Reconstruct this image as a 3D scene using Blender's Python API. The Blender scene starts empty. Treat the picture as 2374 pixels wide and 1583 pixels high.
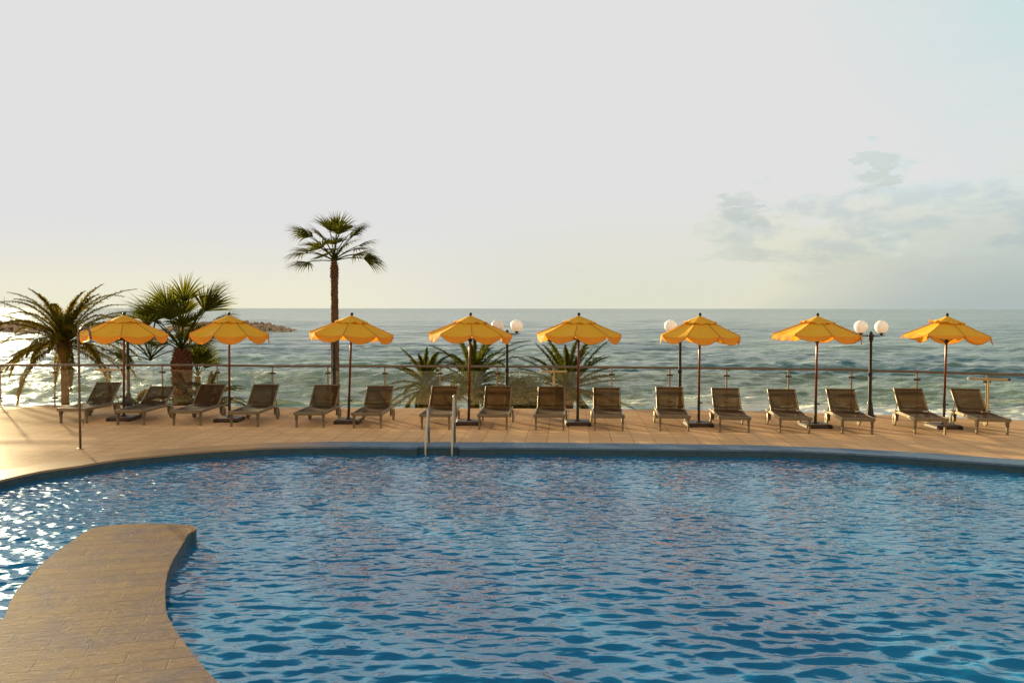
import bpy, bmesh, math, random
import numpy as np
from mathutils import Vector, Matrix, Euler
from mathutils.geometry import tessellate_polygon

R = math.radians
S = bpy.context.scene
COL = S.collection

# ------------------------------------------------------------------ camera
CAM_H, FPX, CX, CY = 2.58, 1990.0, 1187.0, 791.5
PITCH, ROLL = math.atan(78.0 / FPX), R(0.06)
cd = bpy.data.cameras.new('camera'); cam = bpy.data.objects.new('camera', cd); COL.objects.link(cam)
cd.sensor_width = 36.0; cd.lens = 36.0 * FPX / 2374.0
cd.clip_start = 0.1; cd.clip_end = 60000
cam.location = (0, 0, CAM_H)
CM = Matrix.Rotation(R(90) - PITCH, 3, 'X') @ Matrix.Rotation(ROLL, 3, 'Z')
cam.rotation_euler = CM.to_euler()
S.camera = cam

def ray(px, py):
    return (CM @ Vector(((px - CX) / FPX, -(py - CY) / FPX, -1.0)))
def at(px, py, z=0.0):
    """pixel of the photograph -> point on the horizontal plane z"""
    d = ray(px, py); t = (z - CAM_H) / d.z
    return Vector((d.x * t, d.y * t, z))
def atY(px, py, Y):
    d = ray(px, py); t = Y / d.y
    return Vector((d.x * t, Y, CAM_H + d.z * t))

# ------------------------------------------------------------------ light
SUN_AZ, SUN_EL = R(-34.7), R(8.5)
SUN = Vector((math.sin(SUN_AZ) * math.cos(SUN_EL), math.cos(SUN_AZ) * math.cos(SUN_EL), math.sin(SUN_EL)))
EXPO = 1.95
sl = bpy.data.lights.new('sun', 'SUN'); sl.energy = 4.2; sl.angle = R(1.0); sl.color = (1.0, 0.80, 0.45)
so = bpy.data.objects.new('sun', sl); COL.objects.link(so)
so.rotation_euler = SUN.to_track_quat('Z', 'Y').to_euler()

W = bpy.data.worlds.new('World'); S.world = W; W.use_nodes = True
def build_world():
    nt = W.node_tree; N = nt.nodes; L = nt.links
    N.clear()
    out = N.new('ShaderNodeOutputWorld'); bg = N.new('ShaderNodeBackground'); L.new(bg.outputs[0], out.inputs[0])
    bg.inputs['Strength'].default_value = 0.12
    CAP = 0.753 / (2 ** EXPO) / 0.12
    sky = N.new('ShaderNodeTexSky'); sky.sky_type = 'NISHITA'; sky.sun_disc = False
    sky.sun_elevation = SUN_EL; sky.sun_rotation = SUN_AZ
    sky.altitude = 0; sky.air_density = 1.0; sky.dust_density = 2.0; sky.ozone_density = 1.0
    tc = N.new('ShaderNodeTexCoord'); D = tc.outputs['Generated']
    def math_(op, a, b=None, clamp=False):
        n = N.new('ShaderNodeMath'); n.operation = op; n.use_clamp = clamp
        for i, v in enumerate((a, b)):
            if v is None: continue
            if isinstance(v, (int, float)): n.inputs[i].default_value = v
            else: L.new(v, n.inputs[i])
        return n.outputs[0]
    def mr(v, a, b, c=0.0, d=1.0, smooth=True):
        n = N.new('ShaderNodeMapRange'); n.interpolation_type = 'SMOOTHSTEP' if smooth else 'LINEAR'
        L.new(v, n.inputs[0]); n.inputs[1].default_value = a; n.inputs[2].default_value = b
        n.inputs[3].default_value = c; n.inputs[4].default_value = d
        return n.outputs[0]
    def mix(f, a, b, mode='MIX'):
        n = N.new('ShaderNodeMix'); n.data_type = 'RGBA'; n.blend_type = mode; n.clamp_result = False
        if isinstance(f, (int, float)): n.inputs[0].default_value = f
        else: L.new(f, n.inputs[0])
        for i, v in ((6, a), (7, b)):
            if isinstance(v, tuple): n.inputs[i].default_value = (*v, 1)
            else: L.new(v, n.inputs[i])
        return n.outputs[2]
    def noise(vec, scale, detail=5, rough=0.55, dist=0.0):
        n = N.new('ShaderNodeTexNoise'); L.new(vec, n.inputs['Vector']); n.inputs['Scale'].default_value = scale
        n.inputs['Detail'].default_value = detail; n.inputs['Roughness'].default_value = rough
        n.inputs['Distortion'].default_value = dist
        return n.outputs['Fac']
    dot = N.new('ShaderNodeVectorMath'); dot.operation = 'DOT_PRODUCT'; L.new(D, dot.inputs[0]); dot.inputs[1].default_value = SUN
    sd = dot.outputs['Value']
    sep = N.new('ShaderNodeSeparateXYZ'); L.new(D, sep.inputs[0]); X, Y, Z = sep.outputs
    mp = N.new('ShaderNodeMapping'); L.new(D, mp.inputs[0]); mp.inputs['Scale'].default_value = (1.0, 1.0, 2.6)
    n1 = noise(mp.outputs[0], 4.2, 8, 0.6, 0.3)
    n2 = noise(mp.outputs[0], 11.0, 10, 0.62, 0.3)
    # clear blue of the high sky seen through the bright veil around the low sun
    base = mix(0.72, sky.outputs[0], tuple(c * CAP for c in (0.72, 0.88, 1.0)))
    sdn = math_('ADD', sd, math_('MULTIPLY', math_('SUBTRACT', n1, 0.5), 0.16))
    veil = mr(sdn, 0.42, 0.80)
    c = mix(veil, base, tuple(CAP * 1.15 * k for k in (1.0, 0.995, 0.985)))
    # thin high wisps
    mw = N.new('ShaderNodeMapping'); L.new(D, mw.inputs[0]); mw.inputs['Scale'].default_value = (1.2, 1.0, 6.0); mw.inputs['Rotation'].default_value = (0, 0.22, 0)
    wis = mr(noise(mw.outputs[0], 3.0, 8, 0.6, 0.5), 0.46, 0.72)
    c = mix(math_('MULTIPLY', wis, 0.55), c, tuple(CAP * k for k in (0.98, 0.96, 0.93)))
    # cloud bank, low on the right
    band = math_('MULTIPLY', mr(Z, 0.012, 0.06), mr(Z, 0.19, 0.09))
    band = math_('MULTIPLY', band, mr(sd, 0.80, 0.62))
    cl = math_('MULTIPLY', mr(math_('ADD', math_('MULTIPLY', n1, 0.45), math_('MULTIPLY', n2, 0.55)), 0.43, 0.53), band)
    n3 = noise(mp.outputs[0], 14.0, 8, 0.6, 0.2)
    clc = mix(mr(n3, 0.42, 0.58), tuple(CAP * k for k in (0.70, 0.77, 0.80)), tuple(CAP * k for k in (1.0, 0.98, 0.86)))
    c = mix(math_('MULTIPLY', cl, 0.68), c, clc)
    n3 = noise(mp.outputs[0], 26.0, 8, 0.6, 0.2)
    for az, el, r0, r1, colr in ((23.2, 8.6, 0.99972, 0.99995, (0.70, 0.76, 0.74)), (22.9, 8.0, 0.9997, 0.99992, (0.80, 0.82, 0.74)), (13.4, 5.5, 0.9994, 0.9999, (0.72, 0.79, 0.76)), (15.2, 6.4, 0.9996, 0.99995, (0.68, 0.76, 0.74)), (31.2, 9.6, 0.9985, 0.9997, (0.97, 0.93, 0.76))):
        pd = N.new('ShaderNodeVectorMath'); pd.operation = 'DOT_PRODUCT'; L.new(D, pd.inputs[0])
        pd.inputs[1].default_value = (math.sin(R(az)) * math.cos(R(el)), math.cos(R(az)) * math.cos(R(el)), math.sin(R(el)))
        w = mr(math_('ADD', pd.outputs['Value'], math_('MULTIPLY', math_('SUBTRACT', n3, 0.5), 0.0034)), r0, r1)
        c = mix(math_('MULTIPLY', w, 0.42), c, tuple(CAP * k for k in colr))
    # grey green low haze on the right, pale yellow in the middle
    lowr = math_('MULTIPLY', mr(Z, 0.16, 0.0), mr(sd, 0.72, 0.42))
    c = mix(math_('MULTIPLY', lowr, 0.8), c, tuple(CAP * k for k in (0.52, 0.62, 0.60)))
    mn = N.new('ShaderNodeVectorMath'); mn.operation = 'MINIMUM'; L.new(c, mn.inputs[0]); mn.inputs[1].default_value = (CAP, CAP, CAP)
    lowm = math_('MULTIPLY', mr(Z, 0.14, 0.0), math_('MULTIPLY', mr(sd, 0.93, 0.75), mr(sd, 0.45, 0.66)))
    c = mix(lowm, mn.outputs[0], (0.99, 0.99, 0.81), 'MULTIPLY')
    loww = math_('MULTIPLY', mr(Z, 0.10, 0.0), mr(sd, 0.80, 0.93))
    c = mix(loww, c, (1.14, 1.10, 0.86), 'MULTIPLY')
    # added unseen sky light: sun aureole, band above frame, fill behind; deep blue overhead
    side = mr(math_('ADD', X, math_('MULTIPLY', Y, 0.612)), 0.010, -0.045)
    c = mix(math_('MULTIPLY', mr(sd, 0.900, 0.9980), side), c, (20.0, 18.0, 13.0), 'MULTIPLY')
    up = math_('MULTIPLY', mr(Z, 0.35, 0.40), mr(sd, 0.2, 0.6))
    c = mix(up, c, (1.5, 1.75, 1.7), 'MULTIPLY')
    c = mix(mr(Z, 0.345, 0.54), c, tuple(CAP * k for k in (0.11, 0.34, 0.52)))
    c = mix(mr(Y, 0.12, -0.25), c, tuple(CAP * k for k in (1.20, 1.10, 0.86)))
    L.new(c, bg.inputs['Color'])
build_world()
vs = S.view_settings
S.display_settings.display_device = 'sRGB'
vs.view_transform = 'Standard'; vs.look = 'None'; vs.exposure = EXPO; vs.gamma = 1.0; vs.use_curve_mapping = False
S.render.engine = 'CYCLES'
cy = S.cycles
cy.use_denoising = True
try: cy.denoiser = 'OPENIMAGEDENOISE'
except Exception: pass
cy.max_bounces = 8; cy.diffuse_bounces = 3; cy.glossy_bounces = 3; cy.transmission_bounces = 4; cy.transparent_max_bounces = 24
cy.caustics_reflective = False; cy.caustics_refractive = False; cy.sample_clamp_indirect = 3.0; cy.sample_clamp_direct = 0.0

# ------------------------------------------------------------------ material helpers
class Mat:
    def __init__(s, name):
        s.m = bpy.data.materials.new(name); s.m.use_nodes = True
        s.nt = s.m.node_tree; s.N = s.nt.nodes; s.L = s.nt.links
        s.N.clear(); s.out = s.N.new('ShaderNodeOutputMaterial')
    def n(s, t, **kw):
        x = s.N.new(t)
        for k, v in kw.items(): setattr(x, k, v)
        return x
    def link(s, v, sock):
        if isinstance(v, (int, float)): sock.default_value = v
        elif isinstance(v, tuple): sock.default_value = (*v, 1) if len(v) == 3 and sock.type == 'RGBA' else v
        else: s.L.new(v, sock)
    def coord(s, kind='Object', scale=(1, 1, 1), rot=(0, 0, 0)):
        tc = s.n('ShaderNodeTexCoord'); mp = s.n('ShaderNodeMapping')
        s.L.new(tc.outputs[kind], mp.inputs[0]); mp.inputs['Scale'].default_value = scale; mp.inputs['Rotation'].default_value = rot
        return mp.outputs[0]
    def world(s, scale=(1, 1, 1), rot=(0, 0, 0)):
        g = s.n('ShaderNodeNewGeometry'); mp = s.n('ShaderNodeMapping')
        s.L.new(g.outputs['Position'], mp.inputs[0]); mp.inputs['Scale'].default_value = scale; mp.inputs['Rotation'].default_value = rot
        return mp.outputs[0]
    def noise(s, vec, scale, detail=4, rough=0.5, dist=0.0, out='Fac'):
        x = s.n('ShaderNodeTexNoise'); s.L.new(vec, x.inputs['Vector']); x.inputs['Scale'].default_value = scale
        x.inputs['Detail'].default_value = detail; x.inputs['Roughness'].default_value = rough; x.inputs['Distortion'].default_value = dist
        return x.outputs[out]
    def mr(s, v, a, b, c=0.0, d=1.0):
        x = s.n('ShaderNodeMapRange'); s.L.new(v, x.inputs[0])
        for i, q in enumerate((a, b, c, d)): x.inputs[i + 1].default_value = q
        return x.outputs[0]
    def math(s, op, a, b=0.0):
        x = s.n('ShaderNodeMath', operation=op); s.link(a, x.inputs[0]); s.link(b, x.inputs[1]); return x.outputs[0]
    def mix(s, f, a, b, mode='MIX'):
        x = s.n('ShaderNodeMix', data_type='RGBA', blend_type=mode)
        s.link(f, x.inputs[0]); s.link(a, x.inputs[6]); s.link(b, x.inputs[7]); return x.outputs[2]
    def bump(s, h, strength=0.3, dist=0.01, normal=None):
        x = s.n('ShaderNodeBump'); x.inputs['Strength'].default_value = strength; x.inputs['Distance'].default_value = dist
        s.L.new(h, x.inputs['Height'])
        if normal is not None: s.L.new(normal, x.inputs['Normal'])
        return x.outputs[0]
    def pbr(s, color, rough=0.5, metal=0.0, normal=None, spec=0.5, ior=1.45, final=True):
        b = s.n('ShaderNodeBsdfPrincipled')
        s.link(color, b.inputs['Base Color']); s.link(rough, b.inputs['Roughness']); s.link(metal, b.inputs['Metallic'])
        b.inputs['Specular IOR Level'].default_value = spec; b.inputs['IOR'].default_value = ior
        if normal is not None: s.L.new(normal, b.inputs['Normal'])
        if final: s.L.new(b.outputs[0], s.out.inputs[0])
        return b
def matte(m, color, normal, gloss=0.03, rough=0.45):
    d = m.n('ShaderNodeBsdfDiffuse'); m.link(color, d.inputs['Color']); d.inputs['Roughness'].default_value = 0.6
    g = m.n('ShaderNodeBsdfGlossy'); g.inputs['Roughness'].default_value = rough
    for x in (d, g): m.L.new(normal, x.inputs['Normal'])
    y = m.n('ShaderNodeMixShader'); y.inputs[0].default_value = gloss
    m.L.new(d.outputs[0], y.inputs[1]); m.L.new(g.outputs[0], y.inputs[2]); m.L.new(y.outputs[0], m.out.inputs[0])
M = {}
def simple(name, col, rough=0.5, metal=0.0, var=0.15, scale=6.0, bump=0.0, spec=0.5):
    m = Mat(name); v = m.coord('Object')
    f = m.noise(v, scale, 5, 0.6)
    c = m.mix(m.mr(f, 0.3, 0.7), tuple(x * (1 - var) for x in col), tuple(min(1, x * (1 + var)) for x in col))
    nm = m.bump(m.noise(v, scale * 8, 3, 0.6), bump, 0.004) if bump else None
    m.pbr(c, m.mr(f, 0.2, 0.8, max(0, rough - 0.08), min(1, rough + 0.1)), metal, nm, spec)
    M[name] = m.m
    return m.m
simple('bronze_metal', (0.185, 0.135, 0.075), 0.42, 0.2, 0.12, 5, 0.0, 0.4)
simple('wood_pole', (0.16, 0.035, 0.012), 0.38, 0, 0.3, 9, 0.1)
simple('dark_metal', (0.035, 0.022, 0.014), 0.45, 0.4)
simple('base_brown', (0.05, 0.026, 0.014), 0.5, 0, 0.3, 7, 0.3)
simple('black_iron', (0.010, 0.009, 0.008), 0.4, 0.2)
simple('steel', (0.36, 0.32, 0.27), 0.28, 0.9, 0.06)
simple('rail_steel', (0.15, 0.105, 0.07), 0.40, 0.6, 0.08)
simple('post_steel', (0.26, 0.20, 0.13), 0.4, 0.6, 0.15)
simple('crossbar_paint', (0.42, 0.28, 0.12), 0.5)
simple('sunlit_cap', (0.75, 0.74, 0.70), 0.4)
simple('boat_white', (0.7, 0.6, 0.45), 0.5)
simple('trunk_bark', (0.075, 0.040, 0.017), 0.9, 0, 0.45, 7, 0.9)
simple('trunk_fibre', (0.075, 0.024, 0.010), 0.9, 0, 0.5, 14, 1.0)
simple('breakwater_rock', (0.40, 0.27, 0.17), 0.9, 0, 0.4, 0.6, 1.0)
simple('beach_sand', (0.50, 0.40, 0.27), 0.95, 0, 0.1, 0.5)

def m_globe():
    m = Mat('opal_globe'); b = m.pbr((0.86, 0.80, 0.78), 0.35, final=False)
    t = m.n('ShaderNodeBsdfTranslucent'); t.inputs[0].default_value = (0.9, 0.86, 0.84, 1)
    x = m.n('ShaderNodeMixShader'); x.inputs[0].default_value = 0.35
    m.L.new(b.outputs[0], x.inputs[1]); m.L.new(t.outputs[0], x.inputs[2]); m.L.new(x.outputs[0], m.out.inputs[0]); M['globe'] = m.m
m_globe()
def m_cloth(key, ca, cb, tcol):
    m = Mat(key); v = m.coord('Object')
    f = m.noise(v, 3.0, 5, 0.6); weave = m.noise(v, 160.0, 2, 0.5)
    c = m.mix(m.mr(f, 0.3, 0.7), ca, cb)
    b = m.pbr(c, 0.8, 0, m.bump(m.math('ADD', m.math('MULTIPLY', m.noise(v, 5.0, 4, 0.6), 3.0), m.math('MULTIPLY', weave, 0.12)), 0.35, 0.02), 0.2, final=False)
    t = m.n('ShaderNodeBsdfTranslucent'); t.inputs[0].default_value = (*tcol, 1)
    x = m.n('ShaderNodeMixShader'); x.inputs[0].default_value = 0.34
    m.L.new(b.outputs[0], x.inputs[1]); m.L.new(t.outputs[0], x.inputs[2]); m.L.new(x.outputs[0], m.out.inputs[0]); M[key] = m.m
m_cloth('cloth', (0.80, 0.44, 0.035), (0.85, 0.50, 0.045), (1.0, 0.46, 0.03))
m_cloth('cloth_edge', (0.77, 0.32, 0.035), (0.82, 0.36, 0.045), (1.0, 0.37, 0.03))  # valance cloth: the orange of its backlight is put into the colour
m_cloth('cloth_trim', (0.50, 0.20, 0.02), (0.55, 0.23, 0.03), (0.8, 0.27, 0.02))
def m_sling():
    m = Mat('sling_mesh'); v = m.coord('Object')
    c = m.mix(m.noise(v, 20, 3), (0.030, 0.016, 0.007), (0.046, 0.026, 0.012))
    b = m.pbr(c, 0.7, 0, None, 0.12, final=False)
    t = m.n('ShaderNodeBsdfTransparent'); t.inputs[0].default_value = (0.95, 0.82, 0.62, 1)
    tl = m.n('ShaderNodeBsdfTranslucent'); tl.inputs[0].default_value = (0.10, 0.055, 0.022, 1)
    x = m.n('ShaderNodeMixShader'); x.inputs[0].default_value = 0.25
    m.L.new(b.outputs[0], x.inputs[1]); m.L.new(tl.outputs[0], x.inputs[2])
    y = m.n('ShaderNodeMixShader'); y.inputs[0].default_value = 0.10
    m.L.new(x.outputs[0], y.inputs[1]); m.L.new(t.outputs[0], y.inputs[2]); m.L.new(y.outputs[0], m.out.inputs[0]); M['sling'] = m.m
m_sling()
def m_leaf(name, c1, c2, tr):
    m = Mat(name); v = m.coord('Object')
    f = m.noise(v, 2.2, 4, 0.6)
    c = m.mix(m.mr(f, 0.3, 0.7), c1, c2)
    b = m.n('ShaderNodeBsdfDiffuse'); m.link(c, b.inputs[0])
    t = m.n('ShaderNodeBsdfTranslucent'); t.inputs[0].default_value = (*tr, 1)
    x = m.n('ShaderNodeMixShader'); x.inputs[0].default_value = 0.35
    m.L.new(b.outputs[0], x.inputs[1]); m.L.new(t.outputs[0], x.inputs[2]); m.L.new(x.outputs[0], m.out.inputs[0]); M[name] = m.m
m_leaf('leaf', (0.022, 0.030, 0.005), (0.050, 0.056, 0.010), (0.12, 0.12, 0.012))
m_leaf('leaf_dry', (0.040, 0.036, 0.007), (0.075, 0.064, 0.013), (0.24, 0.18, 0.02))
def m_glass():
    m = Mat('salt_glass'); v = m.coord('Object')
    f = m.noise(v, 1.3, 5, 0.6)
    t = m.n('ShaderNodeBsdfTransparent'); t.inputs[0].default_value = (0.95, 0.96, 0.93, 1)
    d = m.n('ShaderNodeBsdfTranslucent'); d.inputs[0].default_value = (0.75, 0.68, 0.50, 1)
    rf = m.n('ShaderNodeBsdfRefraction'); rf.inputs['Roughness'].default_value = 0.34; rf.inputs['IOR'].default_value = 1.01; rf.inputs[0].default_value = (0.95, 0.90, 0.75, 1)
    g = m.n('ShaderNodeBsdfGlossy'); g.inputs['Roughness'].default_value = 0.02
    x = m.n('ShaderNodeMixShader'); m.L.new(m.mr(f, 0.3, 0.75, 0.006, 0.030), x.inputs[0])
    m.L.new(t.outputs[0], x.inputs[1]); m.L.new(rf.outputs[0], x.inputs[2])
    x2 = m.n('ShaderNodeMixShader'); x2.inputs[0].default_value = 0.008
    m.L.new(x.outputs[0], x2.inputs[1]); m.L.new(d.outputs[0], x2.inputs[2])
    y = m.n('ShaderNodeMixShader'); y.inputs[0].default_value = 0.03
    m.L.new(x2.outputs[0], y.inputs[1]); m.L.new(g.outputs[0], y.inputs[2]); m.L.new(y.outputs[0], m.out.inputs[0]); M['glass'] = m.m
m_glass()
TILE_ROT = R(3.8)
def m_deck():
    m = Mat('deck_tiles'); v = m.world(rot=(0, 0, TILE_ROT))
    br = m.n('ShaderNodeTexBrick', offset=0.0, squash=1.0); m.L.new(v, br.inputs['Vector'])
    for k, val in (('Scale', 1.0), ('Mortar Size', 0.008), ('Mortar Smooth', 0.25), ('Bias', 0.0), ('Brick Width', 0.42), ('Row Height', 0.42)): br.inputs[k].default_value = val
    br.inputs['Color1'].default_value = (0.62, 0.375, 0.20, 1); br.inputs['Color2'].default_value = (0.52, 0.305, 0.16, 1); br.inputs['Mortar'].default_value = (0.22, 0.125, 0.065, 1)
    n = m.noise(v, 1.1, 6, 0.65); st = m.noise(m.world(scale=(3, 3, 3)), 3.0, 6, 0.7)
    c = m.mix(m.mr(n, 0.3, 0.7, 0, 0.5), br.outputs['Color'], (0.55, 0.36, 0.21))
    c = m.mix(m.mr(st, 0.48, 0.72, 0, 0.4), c, (0.30, 0.18, 0.10))
    h = m.math('ADD', m.math('MULTIPLY', br.outputs['Fac'], -1.0), m.math('MULTIPLY', m.noise(v, 18, 4, 0.6), 0.35))
    matte(m, c, m.bump(h, 0.35, 0.006), 0.035, 0.42); M['deck'] = m.m
m_deck()
def m_coping():
    m = Mat('blue_coping'); v = m.world(rot=(0, 0, TILE_ROT))
    br = m.n('ShaderNodeTexBrick', offset=0.0); m.L.new(v, br.inputs['Vector'])
    for k, val in (('Scale', 1.0), ('Mortar Size', 0.006), ('Mortar Smooth', 0.3), ('Bias', 0.0), ('Brick Width', 0.165), ('Row Height', 0.165)): br.inputs[k].default_value = val
    br.inputs['Color1'].default_value = (0.080, 0.145, 0.25, 1); br.inputs['Color2'].default_value = (0.115, 0.175, 0.25, 1); br.inputs['Mortar'].default_value = (0.15, 0.20, 0.26, 1)
    n = m.noise(v, 3.0, 6, 0.7)
    c = m.mix(m.mr(n, 0.45, 0.75, 0, 0.35), br.outputs['Color'], (0.20, 0.20, 0.20))
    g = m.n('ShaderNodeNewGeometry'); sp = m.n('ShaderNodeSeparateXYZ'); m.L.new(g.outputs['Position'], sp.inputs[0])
    sun_gold = m.math('ADD', sp.outputs[0], m.math('MULTIPLY', m.noise(v, 0.9, 4, 0.6), 3.0))
    c = m.mix(m.mr(sun_gold, -1.6, -3.4), c, (0.38, 0.23, 0.12))  # golden sun glare put into the colour of the left coping
    matte(m, c, m.bump(m.noise(v, 25, 4, 0.6), 0.3, 0.006), 0.06, 0.4); M['coping'] = m.m
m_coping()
def m_wall():
    m = Mat('pool_mosaic'); v = m.world()
    n = m.noise(v, 5.0, 6, 0.7); n2 = m.noise(m.world(scale=(9, 9, 1)), 4, 4, 0.6)
    c = m.mix(m.mr(n, 0.3, 0.7), (0.018, 0.050, 0.075), (0.045, 0.085, 0.10))
    c = m.mix(m.mr(n2, 0.5, 0.7, 0, 0.5), c, (0.06, 0.09, 0.09))
    m.pbr(c, 0.45, 0, m.bump(n2, 0.2, 0.004)); M['pool_wall'] = m.m
m_wall()
def m_slate():
    m = Mat('slate_walkway'); v = m.world(rot=(0, 0, R(-14)))
    br = m.n('ShaderNodeTexBrick', offset=0.5); m.L.new(v, br.inputs['Vector'])
    for k, val in (('Scale', 1.0), ('Mortar Size', 0.0045), ('Mortar Smooth', 0.5), ('Bias', 0.0), ('Brick Width', 0.62), ('Row Height', 0.20)): br.inputs[k].default_value = val
    br.inputs['Color1'].default_value = (0.34, 0.200, 0.112, 1); br.inputs['Color2'].default_value = (0.245, 0.152, 0.110, 1); br.inputs['Mortar'].default_value = (0.09, 0.062, 0.048, 1)
    n = m.noise(v, 1.6, 6, 0.65, 0.5); n2 = m.noise(v, 4.5, 6, 0.7, 0.4)
    c = m.mix(m.mr(n, 0.44, 0.66, 0, 0.75), br.outputs['Color'], (0.150, 0.112, 0.175))
    c = m.mix(m.mr(n2, 0.5, 0.7, 0, 0.55), c, (0.30, 0.205, 0.10))
    sv = m.world(scale=(2.2, 5.5, 2), rot=(0, 0, R(-20)))
    rip = m.noise(sv, 3.2, 8, 0.62, 1.2)
    fine = m.noise(m.world(scale=(9, 22, 9)), 4.0, 6, 0.7, 0.8)
    h = m.math('ADD', m.math('MULTIPLY', rip, 1.0), m.math('ADD', m.math('MULTIPLY', fine, 0.6), m.math('MULTIPLY', br.outputs['Fac'], -0.35)))
    matte(m, c, m.bump(h, 1.0, 0.050), 0.02, 0.5); M['slate'] = m.m
m_slate()
def m_pool():
    m = Mat('pool_water'); v = m.world()
    n = m.noise(v, 0.35, 3, 0.5)
    c = m.mix(m.mr(n, 0.42, 0.66), (0.001, 0.082, 0.205), (0.003, 0.135, 0.28))
    g = m.n('ShaderNodeNewGeometry'); sp = m.n('ShaderNodeSeparateXYZ'); m.L.new(g.outputs['Position'], sp.inputs[0])
    calm = m.math('ADD', sp.outputs[1], m.math('MULTIPLY', m.noise(m.world(scale=(0.8, 1.2, 1)), 0.5, 2), 5.0))
    f = m.noise(m.world(scale=(0.62, 1.15, 1)), 7.5, 1.0, 0.4, 0.5)
    f2 = m.noise(m.world(scale=(0.62, 1.15, 1), rot=(0, 0, 0.3)), 5.5, 1.0, 0.4, 0.4)
    hh = m.math('ADD', m.math('MULTIPLY', f, m.mr(calm, 8.5, 13.0, 0.5, 1.7)), m.math('MULTIPLY', f2, 0.8))
    b = m.pbr(c, 0.05, 0, m.bump(hh, 1.0, 0.021), 0.5, 1.85); b.inputs['Specular Tint'].default_value = (0.80, 0.98, 0.96, 1); M['pool'] = m.m
m_pool()
def m_sea():
    m = Mat('sea_water'); v = m.world()
    g = m.n('ShaderNodeNewGeometry'); sp = m.n('ShaderNodeSeparateXYZ'); m.L.new(g.outputs['Position'], sp.inputs[0]); Y = sp.outputs[1]; Z = sp.outputs[2]
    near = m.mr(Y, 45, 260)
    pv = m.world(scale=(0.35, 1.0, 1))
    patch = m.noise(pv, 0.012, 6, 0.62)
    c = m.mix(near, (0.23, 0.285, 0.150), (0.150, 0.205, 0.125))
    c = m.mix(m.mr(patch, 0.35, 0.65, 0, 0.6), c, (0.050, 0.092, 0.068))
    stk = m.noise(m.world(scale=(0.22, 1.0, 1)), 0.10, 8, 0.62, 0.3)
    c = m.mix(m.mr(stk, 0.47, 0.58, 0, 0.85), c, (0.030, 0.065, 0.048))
    # broken foam: at the shore line and on a few crests
    fn = m.noise(m.world(scale=(0.30, 1.0, 1)), 0.55, 8, 0.68, 0.8)
    yy = m.math('ADD', Y, m.math('MULTIPLY', sp.outputs[0], 0.13))
    shore = m.mr(yy, 60.5, 52)
    shore = m.math('MULTIPLY', shore, 0.25)
    crest = m.math('MULTIPLY', m.mr(Z, -3.92, -3.62), m.mr(Y, 400, 60, 0.02, 0.15))
    fm = m.math('ADD', fn, m.math('ADD', shore, crest))
    foam = m.mr(fm, 0.68, 0.80)
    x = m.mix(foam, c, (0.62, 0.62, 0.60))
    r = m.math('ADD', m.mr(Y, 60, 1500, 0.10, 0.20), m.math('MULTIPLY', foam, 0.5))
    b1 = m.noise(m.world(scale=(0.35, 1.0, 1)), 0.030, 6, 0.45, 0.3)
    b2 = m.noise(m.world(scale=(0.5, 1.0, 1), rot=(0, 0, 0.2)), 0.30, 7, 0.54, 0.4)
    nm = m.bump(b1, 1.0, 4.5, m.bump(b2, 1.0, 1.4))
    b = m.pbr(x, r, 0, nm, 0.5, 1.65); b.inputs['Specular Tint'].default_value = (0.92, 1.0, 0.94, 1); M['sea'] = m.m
m_sea()

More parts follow.
